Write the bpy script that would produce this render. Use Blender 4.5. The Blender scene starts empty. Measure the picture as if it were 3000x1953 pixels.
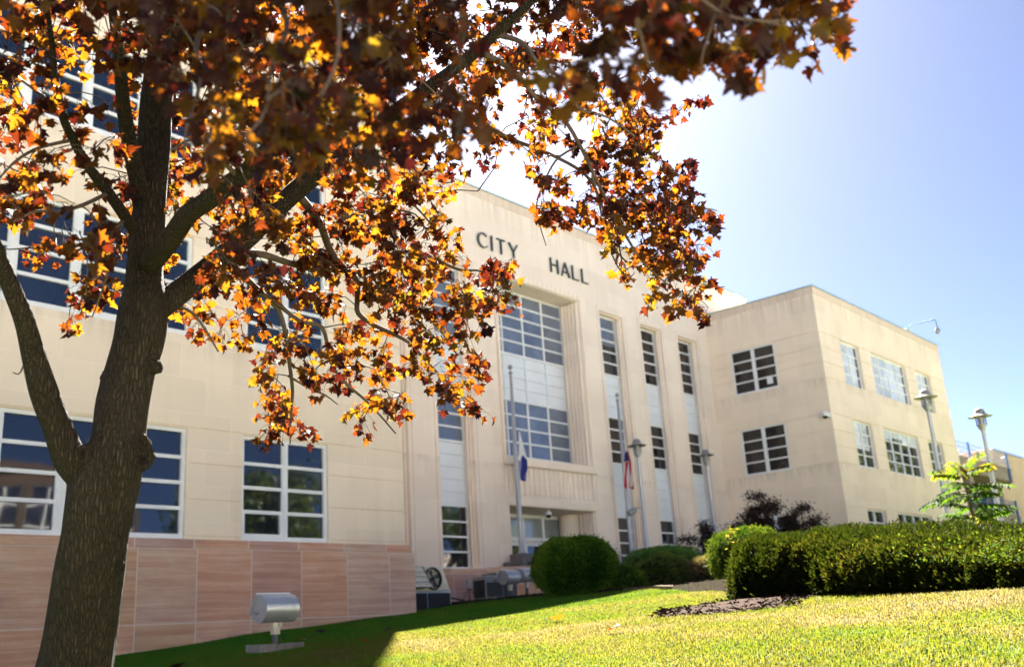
import bpy, bmesh, math, random
import numpy as np
from mathutils import Vector, Matrix

# ------------------------------------------------------------------ camera, sky, sun, exposure
SC = bpy.context.scene
COL = SC.collection
R_ = math.radians
cam = bpy.data.cameras.new("camera")
cam.sensor_width = 36.0
cam.lens = 34.79
cam.clip_start = 0.05
cam.clip_end = 2000
cam.dof.use_dof = True
cam.dof.focus_distance = 6.4
cam.dof.aperture_fstop = 2.0
cam.dof.aperture_blades = 9
camo = bpy.data.objects.new("camera", cam)
COL.objects.link(camo)
_r = Vector((0.66242162, -0.74657622, -0.06181861))
_u = Vector((-0.17598132, -0.23529246, 0.95585984))
_f = Vector((0.72816768, 0.6223033, 0.28724628))
camo.matrix_world = Matrix(((_r.x, _u.x, -_f.x, 0.0), (_r.y, _u.y, -_f.y, 0.0), (_r.z, _u.z, -_f.z, 1.6), (0, 0, 0, 1)))
SC.camera = camo

SUN_AZ, SUN_EL = 43.5, 43.0
world = bpy.data.worlds.new("World")
SC.world = world
world.use_nodes = True
wn = world.node_tree
sky = wn.nodes.new('ShaderNodeTexSky')
sky.sky_type = 'NISHITA'
sky.sun_disc = False
sky.sun_elevation = R_(SUN_EL)
sky.sun_rotation = R_(SUN_AZ)
sky.altitude = 200
sky.air_density = 0.14
sky.dust_density = 0.38
sky.ozone_density = 4.0
wn.links.new(sky.outputs[0], wn.nodes['Background'].inputs[0])
wn.nodes['Background'].inputs[1].default_value = 0.05
sl = bpy.data.lights.new("sun", 'SUN')
sl.energy = 5.0
sl.angle = R_(0.53)
sl.color = (1.0, 0.93, 0.82)
so = bpy.data.objects.new("sun", sl)
COL.objects.link(so)
_s = Vector((math.sin(R_(SUN_AZ)) * math.cos(R_(SUN_EL)), math.cos(R_(SUN_AZ)) * math.cos(R_(SUN_EL)), math.sin(R_(SUN_EL))))
so.rotation_euler = _s.to_track_quat('Z', 'Y').to_euler()
SC.view_settings.view_transform = 'Standard'
SC.view_settings.look = 'None'
SC.view_settings.exposure = 3.65
SC.view_settings.gamma = 1.0
SC.cycles.use_denoising = True
SC.cycles.max_bounces = 8
SC.cycles.transmission_bounces = 6
SC.cycles.transparent_max_bounces = 6
SC.cycles.caustics_reflective = False
SC.cycles.caustics_refractive = False

rng = random.Random(11)
nrng = np.random.default_rng(11)

# ------------------------------------------------------------------ mesh helpers
class MB:
    """collects faces; build() links them as ONE mesh object"""
    def __init__(self):
        self.v = []
        self.f = []
    def quad(self, a, b, c, d):
        n = len(self.v)
        self.v += [tuple(a), tuple(b), tuple(c), tuple(d)]
        self.f.append((n, n + 1, n + 2, n + 3))
    def poly(self, pts):
        n = len(self.v)
        self.v += [tuple(p) for p in pts]
        self.f.append(tuple(range(n, n + len(pts))))
    def box(self, x0, x1, y0, y1, z0, z1):
        self.obox((x0, y0, z0), (x1 - x0, 0, 0), (0, y1 - y0, 0), (0, 0, z1 - z0))
    def obox(self, o, a, b, c):
        o, a, b, c = Vector(o), Vector(a), Vector(b), Vector(c)
        n = len(self.v)
        P = [o, o + a, o + a + b, o + b, o + c, o + a + c, o + a + b + c, o + b + c]
        self.v += [tuple(p) for p in P]
        F = [(0, 3, 2, 1), (4, 5, 6, 7), (0, 1, 5, 4), (1, 2, 6, 5), (2, 3, 7, 6), (3, 0, 4, 7)]
        if a.cross(b).dot(c) < 0:
            F = [tuple(reversed(q)) for q in F]
        self.f += [tuple(n + i for i in q) for q in F]
    def tube(self, pts, rad, seg=8, caps=True):
        pts = [Vector(p) for p in pts]
        if not hasattr(rad, '__len__'):
            rad = [rad] * len(pts)
        n0 = len(self.v)
        ref = None
        for i, p in enumerate(pts):
            t = (pts[min(i + 1, len(pts) - 1)] - pts[max(i - 1, 0)])
            if t.length < 1e-9:
                t = Vector((0, 0, 1))
            t.normalize()
            if ref is None:
                ref = Vector((1, 0, 0)) if abs(t.x) < 0.8 else Vector((0, 1, 0))
            e1 = (ref - t * ref.dot(t)).normalized()
            ref = e1
            e2 = t.cross(e1)
            for k in range(seg):
                an = 2 * math.pi * k / seg
                self.v.append(tuple(p + (e1 * math.cos(an) + e2 * math.sin(an)) * rad[i]))
        for i in range(len(pts) - 1):
            for k in range(seg):
                a = n0 + i * seg + k
                b = n0 + i * seg + (k + 1) % seg
                self.f.append((a, b, b + seg, a + seg))
        if caps:
            self.f.append(tuple(n0 + k for k in reversed(range(seg))))
            e = n0 + (len(pts) - 1) * seg
            self.f.append(tuple(e + k for k in range(seg)))
    def lathe(self, o, prof, seg=20, axis=None):
        """prof: (radius, height) pairs along +Z (or axis) from o"""
        o = Vector(o)
        ax = Vector(axis).normalized() if axis else Vector((0, 0, 1))
        e1 = Vector((1, 0, 0)) if abs(ax.x) < 0.8 else Vector((0, 1, 0))
        e1 = (e1 - ax * e1.dot(ax)).normalized()
        e2 = ax.cross(e1)
        n0 = len(self.v)
        for r, h in prof:
            for k in range(seg):
                an = 2 * math.pi * k / seg
                self.v.append(tuple(o + ax * h + (e1 * math.cos(an) + e2 * math.sin(an)) * r))
        for i in range(len(prof) - 1):
            for k in range(seg):
                a = n0 + i * seg + k
                b = n0 + i * seg + (k + 1) % seg
                self.f.append((a, b, b + seg, a + seg))
    def prism(self, pts2, z0, z1):
        n = len(pts2)
        n0 = len(self.v)
        self.v += [(x, y, z0) for x, y in pts2] + [(x, y, z1) for x, y in pts2]
        self.f.append(tuple(n0 + i for i in reversed(range(n))))
        self.f.append(tuple(n0 + n + i for i in range(n)))
        for i in range(n):
            j = (i + 1) % n
            self.f.append((n0 + i, n0 + j, n0 + n + j, n0 + n + i))
    def build(self, name, mat, parent=None, smooth=False, bevel=0.0):
        me = bpy.data.meshes.new(name)
        me.from_pydata(self.v, [], self.f)
        me.update()
        o = bpy.data.objects.new(name, me)
        COL.objects.link(o)
        if mat is not None:
            me.materials.append(mat)
        if smooth:
            me.polygons.foreach_set('use_smooth', [True] * len(me.polygons))
        if bevel:
            b = o.modifiers.new('bevel', 'BEVEL')
            b.width = bevel
            b.segments = 2
            b.limit_method = 'ANGLE'
        if parent is not None:
            o.parent = parent
        return o

def fast_mesh(name, verts, loops, sizes, mat, parent=None, attr=None, smooth=False):
    """verts (n,3), loops flat vertex indices, sizes = verts per face"""
    me = bpy.data.meshes.new(name)
    verts = np.asarray(verts, dtype=np.float32)
    loops = np.asarray(loops, dtype=np.int32)
    sizes = np.asarray(sizes, dtype=np.int32)
    me.vertices.add(len(verts))
    me.vertices.foreach_set('co', verts.ravel())
    me.loops.add(len(loops))
    me.loops.foreach_set('vertex_index', loops)
    me.polygons.add(len(sizes))
    st = np.zeros(len(sizes), dtype=np.int32)
    st[1:] = np.cumsum(sizes)[:-1]
    me.polygons.foreach_set('loop_start', st)
    me.update(calc_edges=True)
    if attr is not None:
        for k, a in attr.items():
            at = me.attributes.new(k, 'FLOAT', 'POINT')
            at.data.foreach_set('value', np.asarray(a, dtype=np.float32))
    if smooth:
        me.polygons.foreach_set('use_smooth', np.ones(len(sizes), dtype=bool))
    me.materials.append(mat)
    o = bpy.data.objects.new(name, me)
    COL.objects.link(o)
    if parent is not None:
        o.parent = parent
    return o

def tag(o, label, cat, group=None):
    o['label'] = label
    o['category'] = cat
    if group:
        o['group'] = group
    return o

def thing(name, label, cat, loc=(0, 0, 0), rotz=0.0, group=None):
    o = bpy.data.objects.new(name, None)
    COL.objects.link(o)
    o.location = loc
    o.rotation_euler = (0, 0, rotz)
    o.empty_display_size = 0.2
    return tag(o, label, cat, group)

def struct(o):
    o['kind'] = 'structure'
    return o

def dup(root, loc, rotz, label, group=None):
    r = root.copy()
    COL.objects.link(r)
    r.location = loc
    r.rotation_euler = (0, 0, rotz)
    r['label'] = label
    if group:
        r['group'] = group
    for ch in list(root.children):
        c = ch.copy()
        COL.objects.link(c)
        c.parent = r
        for g in list(ch.children):
            d = g.copy()
            COL.objects.link(d)
            d.parent = c
    return r

# ------------------------------------------------------------------ materials
class NT:
    def __init__(self, name):
        self.m = bpy.data.materials.new(name)
        self.m.use_nodes = True
        self.t = self.m.node_tree
        self.b = self.t.nodes['Principled BSDF']
        self.out = self.t.nodes['Material Output']
    def n(self, typ, **kw):
        x = self.t.nodes.new(typ)
        for k, v in kw.items():
            if k in x.inputs.keys():
                x.inputs[k].default_value = v
            else:
                setattr(x, k, v)
        return x
    def l(self, a, b):
        self.t.links.new(a, b)
    def ramp(self, fac, stops):
        r = self.n('ShaderNodeValToRGB')
        e = r.color_ramp.elements
        while len(e) < len(stops):
            e.new(0.5)
        for i, (p, c) in enumerate(stops):
            e[i].position = p
            e[i].color = (*c, 1) if len(c) == 3 else c
        self.l(fac, r.inputs[0])
        return r.outputs[0]
    def mix(self, fac, a, b, mode='MIX'):
        x = self.n('ShaderNodeMix', data_type='RGBA', blend_type=mode)
        for s, v in ((x.inputs[0], fac), (x.inputs[6], a), (x.inputs[7], b)):
            if hasattr(v, 'is_linked') or isinstance(v, bpy.types.NodeSocket):
                self.l(v, s)
            elif isinstance(v, (int, float)):
                s.default_value = v
            else:
                s.default_value = (*v, 1)
        return x.outputs[2]
    def math(self, op, a, b=0.0, c=None):
        x = self.n('ShaderNodeMath', operation=op)
        for i, v in enumerate((a, b, c)):
            if v is None:
                continue
            if isinstance(v, bpy.types.NodeSocket):
                self.l(v, x.inputs[i])
            else:
                x.inputs[i].default_value = v
        return x.outputs[0]
    def pos(self):
        return self.n('ShaderNodeNewGeometry').outputs['Position']
    def noise(self, vec, scale, detail=4.0, rough=0.55):
        x = self.n('ShaderNodeTexNoise')
        x.inputs['Scale'].default_value = scale
        x.inputs['Detail'].default_value = detail
        x.inputs['Roughness'].default_value = rough
        if vec is not None:
            self.l(vec, x.inputs['Vector'])
        return x.outputs[0]
    def vmul(self, vec, s):
        x = self.n('ShaderNodeVectorMath', operation='MULTIPLY')
        self.l(vec, x.inputs[0])
        x.inputs[1].default_value = s
        return x.outputs[0]
    def bump(self, h, strength, dist=0.01):
        x = self.n('ShaderNodeBump')
        x.inputs['Strength'].default_value = strength
        x.inputs['Distance'].default_value = dist
        self.l(h, x.inputs['Height'])
        self.l(x.outputs[0], self.b.inputs['Normal'])
        return x
    def wallvec(self, dx=0.0, dz=0.0):
        """(x+y, z) of a vertical wall as texture plane"""
        s = self.n('ShaderNodeSeparateXYZ')
        self.l(self.pos(), s.inputs[0])
        c = self.n('ShaderNodeCombineXYZ')
        self.l(self.math('ADD', self.math('ADD', s.outputs[0], s.outputs[1]), dx), c.inputs[0])
        self.l(self.math('ADD', s.outputs[2], dz), c.inputs[1])
        return c.outputs[0]
    def set(self, col=None, rough=None, metal=None, spec=None):
        if col is not None:
            if isinstance(col, bpy.types.NodeSocket):
                self.l(col, self.b.inputs['Base Color'])
            else:
                self.b.inputs['Base Color'].default_value = (*col, 1)
        if rough is not None:
            self.b.inputs['Roughness'].default_value = rough
        if metal is not None:
            self.b.inputs['Metallic'].default_value = metal
        if spec is not None:
            self.b.inputs['Specular IOR Level'].default_value = spec
        return self.m

def mat_plain(name, col, rough=0.6, metal=0.0, var=0.12, scale=3.0, bump=0.0, spec=None):
    t = NT(name)
    p = t.pos()
    n = t.noise(p, scale, 5)
    a = tuple(c * (1 - var) for c in col)
    b = tuple(min(1, c * (1 + var)) for c in col)
    t.set(t.ramp(n, [(0.3, a), (0.7, b)]), rough, metal, spec if spec is not None else (0.05 if rough >= 0.9 else None))
    if bump:
        t.bump(t.noise(p, scale * 12, 3), bump, 0.01)
    return t.m

def mat_stone(name, base, bw=1.25, bh=0.62, joint=0.006, dz=0.0, mort=0.8, sills=()):
    t = NT(name)
    v = t.wallvec(0.37, dz)
    br = t.n('ShaderNodeTexBrick')
    br.offset = 0.5
    br.inputs['Scale'].default_value = 1.0
    br.inputs['Brick Width'].default_value = bw
    br.inputs['Row Height'].default_value = bh
    br.inputs['Mortar Size'].default_value = joint
    br.inputs['Mortar Smooth'].default_value = 0.2
    br.inputs['Bias'].default_value = 0.0
    br.inputs['Color1'].default_value = (*[c * 0.88 for c in base], 1)
    br.inputs['Color2'].default_value = (base[0] * 1.06, base[1] * 1.065, base[2] * 1.08, 1)
    br.inputs['Mortar'].default_value = (*[min(1.0, c * mort) for c in base], 1)
    t.l(v, br.inputs['Vector'])
    p = t.pos()
    big = t.noise(t.vmul(p, (0.35, 0.35, 0.5)), 1.0, 5, 0.6)
    fine = t.noise(p, 38.0, 4, 0.7)
    streak = t.noise(t.vmul(p, (2.2, 2.2, 0.16)), 1.0, 4, 0.6)
    c = t.mix(0.55, br.outputs[0], t.ramp(big, [(0.3, tuple(x * 0.90 for x in base)), (0.72, tuple(min(1, x * 1.08) for x in base))]))
    c = t.mix(1.0, c, t.ramp(fine, [(0.25, (0.91, 0.905, 0.90)), (0.7, (1.04, 1.04, 1.04))]), 'MULTIPLY')
    c = t.mix(1.0, c, t.ramp(streak, [(0.28, (0.95, 0.94, 0.925)), (0.5, (1, 1, 1))]), 'MULTIPLY')
    if sills:
        sx = t.n('ShaderNodeSeparateXYZ')
        t.l(p, sx.inputs[0])
        st = t.noise(t.vmul(p, (5.0, 5.0, 0.22)), 1.0, 5, 0.65)
        k = None
        for z0, dep in sills:
            d = t.math('SUBTRACT', z0, sx.outputs[2])
            below = t.math('GREATER_THAN', d, 0.0)
            m = t.math('MULTIPLY', below, t.math('MAXIMUM', 0.0, t.math('SUBTRACT', 1.0, t.math('DIVIDE', d, dep))))
            k = m if k is None else t.math('MAXIMUM', k, m)
        f = t.n('ShaderNodeMapRange')
        t.l(st, f.inputs[0])
        f.inputs[1].default_value = 0.42
        f.inputs[2].default_value = 0.70
        c = t.mix(t.math('MULTIPLY', t.math('MULTIPLY', k, f.outputs[0]), 0.75), c, tuple(x * 0.62 for x in base))
    t.set(c, 0.9, 0, 0.25)
    h = t.math('ADD', t.math('MULTIPLY', fine, 0.25), t.math('MULTIPLY', t.math('SUBTRACT', 1.0, br.outputs[1]), 0.6))
    t.bump(h, 0.25, 0.01)
    return t.m

M = {}
STONE = (0.83, 0.715, 0.58)
M['stone'] = mat_stone('limestone', STONE, 1.16, 0.693, 0.007, 0.2, 1.16, ((15.14, 1.1), (11.29, 0.55), (7.59, 0.55)))
M['stone_c'] = mat_stone('limestone_centre', (0.84, 0.73, 0.625), 1.1, 0.66, 0.004, 0.2, 0.8, ((16.97, 1.3), (7.13, 0.3)))
M['stone_trim'] = mat_stone('limestone_trim', (0.85, 0.74, 0.625), 1.6, 0.5, 0.003)
M['coping'] = mat_stone('limestone_coping', (0.69, 0.57, 0.46), 0.42, 3.0, 0.025, 0.3, 0.62)

def mat_plinth():
    t = NT('pink_sandstone')
    v = t.wallvec(0.2, 0.55)
    br = t.n('ShaderNodeTexBrick')
    br.offset = 0.0
    br.inputs['Scale'].default_value = 1.0
    br.inputs['Brick Width'].default_value = 1.19
    br.inputs['Row Height'].default_value = 1.33
    br.inputs['Mortar Size'].default_value = 0.011
    br.inputs['Mortar Smooth'].default_value = 0.1
    br.inputs['Color1'].default_value = (0, 0, 0, 1)
    br.inputs['Color2'].default_value = (1, 1, 1, 1)
    br.inputs['Mortar'].default_value = (0.5, 0.5, 0.5, 1)
    t.l(v, br.inputs['Vector'])
    p = t.pos()
    off = t.n('ShaderNodeVectorMath', operation='ADD')
    sc = t.n('ShaderNodeVectorMath', operation='SCALE')
    t.l(br.outputs[0], sc.inputs[0])
    sc.inputs['Scale'].default_value = 37.0
    t.l(t.vmul(p, (0.45, 0.45, 13.0)), off.inputs[0])
    t.l(sc.outputs[0], off.inputs[1])
    band = t.noise(off.outputs[0], 1.0, 9, 0.74)
    blot = t.noise(t.vmul(p, (0.9, 0.9, 1.4)), 1.0, 5, 0.6)
    c1 = t.ramp(band, [(0.34, (0.40, 0.23, 0.165)), (0.45, (0.55, 0.36, 0.27)), (0.53, (0.66, 0.49, 0.39)), (0.64, (0.78, 0.65, 0.56))])
    c2 = t.ramp(blot, [(0.3, (0.44, 0.33, 0.31)), (0.5, (0.62, 0.43, 0.31)), (0.72, (0.62, 0.57, 0.52))])
    c = t.mix(0.5, c1, c2)
    tint = t.ramp(br.outputs[0], [(0.0, (0.74, 0.65, 0.70)), (0.25, (1.02, 0.80, 0.70)), (0.5, (0.86, 0.76, 0.62)), (0.75, (0.92, 0.88, 0.90)), (1.0, (1.04, 0.90, 0.82))])
    c = t.mix(1.0, c, tint, 'MULTIPLY')
    c = t.mix(br.outputs[1], c, (0.66, 0.55, 0.48))
    fine = t.noise(p, 45.0, 4, 0.7)
    c = t.mix(1.0, c, t.ramp(fine, [(0.25, (0.84, 0.84, 0.84)), (0.7, (1.06, 1.06, 1.06))]), 'MULTIPLY')
    t.set(c, 0.85, 0, 0.3)
    t.bump(t.math('ADD', t.math('MULTIPLY', fine, 0.3), t.math('MULTIPLY', t.math('SUBTRACT', 1.0, br.outputs[1]), 0.7)), 0.3, 0.01)
    return t.m
M['plinth'] = mat_plinth()
M['white_metal'] = mat_plain('white_window_metal', (0.74, 0.76, 0.78), 0.42, 0.0, 0.05, 2.0)
M['panel'] = mat_plain('white_panel', (0.70, 0.74, 0.78), 0.45, 0.0, 0.05, 1.5)
M['bronze'] = mat_plain('dark_bronze_letters', (0.035, 0.065, 0.065), 0.45, 0.3, 0.2, 6)
M['copper'] = mat_plain('green_copper', (0.16, 0.30, 0.24), 0.6, 0.2, 0.25, 4)
M['grey_paint'] = mat_plain('grey_pole_paint', (0.36, 0.38, 0.42), 0.38, 0.3, 0.08, 3)
M['lamp_metal'] = mat_plain('lamp_metal', (0.26, 0.27, 0.29), 0.4, 0.4, 0.08, 4)
M['hat'] = mat_plain('lamp_hat_metal', (0.20, 0.20, 0.21), 0.55, 0.1, 0.08, 4)
M['black'] = mat_plain('black_metal', (0.02, 0.021, 0.024), 0.5, 0.2, 0.2, 8)
M['darkgrey'] = mat_plain('dark_grey', (0.07, 0.075, 0.08), 0.6, 0.1, 0.2, 6)
M['acgrey'] = mat_plain('grey_cabinet', (0.30, 0.31, 0.30), 0.5, 0.2, 0.12, 4)
M['beige'] = mat_plain('beige_sheet_metal', (0.62, 0.58, 0.46), 0.5, 0.05, 0.12, 3)
M['galv'] = mat_plain('galvanised_metal', (0.44, 0.47, 0.51), 0.36, 0.55, 0.1, 5)
M['concrete'] = mat_plain('weathered_concrete', (0.22, 0.20, 0.18), 0.95, 0, 0.35, 6, 0.6)
M['pale_concrete'] = mat_plain('pale_concrete', (0.27, 0.235, 0.205), 0.9, 0, 0.2, 3, 0.3)
M['tower'] = mat_plain('beige_render', (0.58, 0.45, 0.34), 0.9, 0, 0.1, 0.6)
M['blue'] = mat_plain('blue_rail_paint', (0.03, 0.12, 0.36), 0.5, 0.1, 0.1, 4)
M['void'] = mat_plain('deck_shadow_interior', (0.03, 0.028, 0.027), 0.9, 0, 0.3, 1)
M['timber'] = mat_plain('weathered_timber', (0.16, 0.12, 0.09), 0.9, 0, 0.35, 7, 0.5)
M['mulch'] = mat_plain('brown_mulch', (0.038, 0.022, 0.015), 1.0, 0, 0.6, 22, 1.0)
M['stepstone'] = mat_plain('dark_step_stone', (0.13, 0.12, 0.125), 0.8, 0, 0.25, 6, 0.3)
M['cable'] = mat_plain('black_cable', (0.03, 0.022, 0.02), 0.6)
M['red'] = mat_plain('red_badge', (0.45, 0.02, 0.02), 0.5)
M['cam_white'] = mat_plain('camera_white', (0.78, 0.79, 0.80), 0.4, 0, 0.04)

def mat_glass(name, base, rough=0.03, ior=1.75, wob=0.5, sc=0.8):
    t = NT(name)
    p = t.pos()
    n = t.noise(p, 0.9, 3)
    a = tuple(c * 0.75 for c in base)
    b = tuple(c * 1.25 for c in base)
    t.set(t.ramp(n, [(0.35, a), (0.65, b)]), rough)
    t.b.inputs['IOR'].default_value = ior
    t.bump(t.noise(p, sc, 2, 0.4), wob, 0.02)
    return t.m
M['glass'] = mat_glass('window_glass', (0.010, 0.013, 0.022), 0.03, 1.75, 0.25)
M['glass_blue'] = mat_glass('glass_with_sky_blue', (0.014, 0.022, 0.045), 0.05)  # blue sky reflection worked into the base colour of the upper panes
M['glass_curtain'] = mat_glass('glass_with_sheer_curtain', (0.13, 0.16, 0.22), 0.06)
M['glass_pale'] = mat_glass('glass_blind_and_sky', (0.58, 0.64, 0.72), 0.06)  # white blinds in the top row; sky reflection put into colour in the middle row
M['glass_brown'] = mat_glass('dim_room_glass', (0.020, 0.016, 0.016), 0.04, 1.5)
M['glass_door'] = mat_glass('door_glass', (0.26, 0.30, 0.31), 0.05)  # pale reflection of the bright outdoors put into the base colour

# ------------------------------------------------------------------ terrain
def ground_z(x, y):
    if x < 17.0:
        z = 0.96 + 0.075 * x
    else:
        t = min(1.0, (x - 17.0) / 7.5)
        z = 2.235 + 0.30 * (1 - (1 - t) ** 2)
    if x < -4:
        z = 0.66 + 0.02 * (x + 4)
        z = max(z, 0.3)
    if y < 2.0:
        k = min(1.0, (2.0 - y) / 14.0)
        z = z * (1 - k) + 0.35 * k
    # gentle unevenness
    z += 0.02 * math.sin(x * 0.9 + 0.4) * math.sin(y * 0.7) + 0.012 * math.sin(x * 2.3) * math.cos(y * 1.9 + 1)
    return z

def grid_sheet(xs, ys, zf):
    m = MB()
    nx, ny = len(xs), len(ys)
    for y in ys:
        for x in xs:
            m.v.append((x, y, zf(x, y)))
    for j in range(ny - 1):
        for i in range(nx - 1):
            a = j * nx + i
            m.f.append((a, a + 1, a + nx + 1, a + nx))
    return m
def mat_lawn():
    t = NT('lawn_soil_and_turf')
    p = t.pos()
    n1 = t.noise(p, 0.55, 4)
    n2 = t.noise(p, 24.0, 4, 0.7)
    c = t.ramp(n1, [(0.35, (0.075, 0.125, 0.018)), (0.6, (0.17, 0.18, 0.035)), (0.75, (0.25, 0.20, 0.07))])
    c = t.mix(1.0, c, t.ramp(n2, [(0.3, (0.55, 0.55, 0.5)), (0.7, (1.15, 1.15, 1.1))]), 'MULTIPLY')
    t.set(c, 1.0, 0, 0.1)
    t.bump(n2, 0.8, 0.02)
    return t.m
M['lawn'] = mat_lawn()
def axis(lo, hi, fine0, fine1, step, far):
    a = [lo]
    while a[-1] < fine0 - far:
        a.append(a[-1] + far)
    a.append(fine0)
    while a[-1] < fine1 - step:
        a.append(a[-1] + step)
    a.append(fine1)
    while a[-1] < hi - far:
        a.append(a[-1] + far)
    a.append(hi)
    return a
gx = axis(-400, 600, -6, 34, 0.5, 40)
gy = axis(-400, 600, -14, 24, 0.5, 40)
lawn = struct(grid_sheet(gx, gy, ground_z).build('lawn', M['lawn'], smooth=True))

# ------------------------------------------------------------------ city hall
YW, YC = 17.0, 22.5                    # front planes of the wings and of the centre block
XL, XR, XE = 15.68, 40.6, 56.7         # inner corners and far end
def wall(m, o, u, v, n, U, V, ops):
    """wall rectangle with stepped openings; ops: (u0,u1,v0,v1,depth,back)"""
    o, u, v, n = Vector(o), Vector(u), Vector(v), Vector(n)
    us = sorted({0.0, U} | {round(min(max(x, 0), U), 4) for q in ops for x in q[:2]})
    vs = sorted({0.0, V} | {round(min(max(x, 0), V), 4) for q in ops for x in q[2:4]})
    D = [[(0.0, True)] * (len(vs) - 1) for _ in range(len(us) - 1)]
    for i in range(len(us) - 1):
        uc = (us[i] + us[i + 1]) / 2
        for j in range(len(vs) - 1):
            vc = (vs[j] + vs[j + 1]) / 2
            for q in ops:
                if q[0] < uc < q[1] and q[2] < vc < q[3]:
                    D[i][j] = (q[4], q[5])
    P = lambda a, b, d: o + u * a + v * b - n * d
    flip = u.cross(v).dot(n) < 0
    def q4(a, b, c, d):
        m.quad(*((d, c, b, a) if flip else (a, b, c, d)))
    # merge runs along v to keep face count low
    for i in range(len(us) - 1):
        j = 0
        while j < len(vs) - 1:
            d, bk = D[i][j]
            k = j
            while k + 1 < len(vs) - 1 and D[i][k + 1] == (d, bk):
                k += 1
            if bk:
                q4(P(us[i], vs[j], d), P(us[i + 1], vs[j], d), P(us[i + 1], vs[k + 1], d), P(us[i], vs[k + 1], d))
            j = k + 1
    for i in range(len(us) - 1):
        for j in range(len(vs) - 1):
            d = D[i][j][0]
            if i + 1 < len(us) - 1:
                e = D[i + 1][j][0]
                if abs(d - e) > 1e-6:
                    x = us[i + 1]
                    q4(P(x, vs[j], d), P(x, vs[j], e), P(x, vs[j + 1], e), P(x, vs[j + 1], d))
            if j + 1 < len(vs) - 1:
                e = D[i][j + 1][0]
                if abs(d - e) > 1e-6:
                    y = vs[j + 1]
                    q4(P(us[i], y, e), P(us[i], y, d), P(us[i + 1], y, d), P(us[i + 1], y, e))

def obar(m, o, u, v, n, u0, u1, v0, v1, d0, d1):
    """box on a wall: u,v ranges, from d0 to d1 outwards along n"""
    m.obox(o + u * u0 + v * v0 + n * d0, u * (u1 - u0), v * (v1 - v0), n * (d1 - d0))

hall = thing('city_hall', 'long cream stone city hall with two projecting wings and pink stone base', 'building')

def window(o, u, n, w, h, cols, rows, gmat, wide=(), fr=0.06, bar=0.045, hbar=None, sash=False, gap=None, label=None):
    """window frame mesh in the plane through o (lower left corner) + pane child"""
    o, u, n = Vector(o), Vector(u), Vector(n)
    v = Vector((0, 0, 1))
    hbar = hbar or bar
    m = MB()
    obar(m, o, u, v, n, 0, w, 0, fr * 1.25, 0, 0.07)
    obar(m, o, u, v, n, 0, w, h - fr, h, 0, 0.07)
    obar(m, o, u, v, n, 0, fr, fr * 1.25, h - fr, 0, 0.07)
    obar(m, o, u, v, n, w - fr, w, fr * 1.25, h - fr, 0, 0.07)
    cw = (w - 2 * fr) / cols
    xs = [fr]
    for i in range(1, cols):
        b = wide[i - 1] if i - 1 < len(wide) else bar
        x = fr + cw * i
        obar(m, o, u, v, n, x - b / 2, x + b / 2, fr * 1.25, h - fr, 0, 0.062)
        if b > 0.1:
            obar(m, o, u, v, n, x - b * 0.28, x + b * 0.28, fr * 1.25, h - fr, 0.062, 0.085)
        xs.append(x)
    rh = (h - fr * 2.25) / rows
    for i in range(cols):
        x0 = fr + cw * i + (wide[i - 1] / 2 if 0 < i <= len(wide) else (bar / 2 if i else 0))
        x1 = fr + cw * (i + 1) - (wide[i] / 2 if i < len(wide) else (bar / 2 if i < cols - 1 else 0))
        for r in range(1, rows):
            y = fr * 1.25 + rh * r
            obar(m, o, u, v, n, x0, x1, y - hbar / 2, y + hbar / 2, 0, 0.055)
        if sash and i % 2 == 0:
            y1 = fr * 1.25 + rh
            for a in ((x0, x1, fr * 1.25, fr * 1.25 + 0.05), (x0, x0 + 0.04, fr * 1.25 + .05, y1 - hbar / 2), (x1 - 0.04, x1, fr * 1.25 + .05, y1 - hbar / 2)):
                obar(m, o, u, v, n, a[0], a[1], a[2], a[3], 0, 0.066)
    ob = m.build('window', M['white_metal'], hall)
    if label:
        ob['label'] = label
    g = MB()
    for i in range(cols):
        x0 = fr * .5 + cw * i
        x1 = x0 + cw + (fr if i == cols - 1 else 0)
        for r in range(rows):
            y0 = fr * .6 + rh * r
            y1 = y0 + rh + (fr if r == rows - 1 else 0)
            t1, t2 = rng.uniform(-.0012, .0012), rng.uniform(-.0012, .0012)
            c = [(x0, y0, 0), (x1, y0, t1), (x1, y1, t1 + t2), (x0, y1, t2)]
            if u.cross(v).dot(n) < 0:
                c.reverse()
            g.poly([o + u * a + v * b + n * (0.012 + d) for a, b, d in c])
    p = g.build('pane', gmat, ob)
    if gap:
        gg = MB()
        for (a, b, c, d) in gap:
            q = [o + u * a + v * c + n * .018, o + u * b + v * c + n * .018, o + u * b + v * d + n * .018, o + u * a + v * d + n * .018]
            if u.cross(v).dot(n) < 0:
                q.reverse()
            gg.poly(q)
        gg.build('gap_and_reflection', M['glass'], ob)  # gaps beside the blinds, and the dark mirrored parts of the middle row
    return ob

UX, UZ, NF = Vector((1, 0, 0)), Vector((0, 0, 1)), Vector((0, -1, 0))
ROWS = ((3.63, 5.73), (7.60, 9.69), (11.30, 13.38))
GROOVES = [3.68, 4.37, 5.06, 5.75, 7.60, 8.30, 9.0, 9.71, 11.32, 12.01, 12.70, 13.40]
def groove_ops(U, z0):
    return [(0, U, z - z0 - 0.016, z - z0 + 0.016, 0.035, True) for z in GROOVES]
ZW = 15.48

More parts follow.
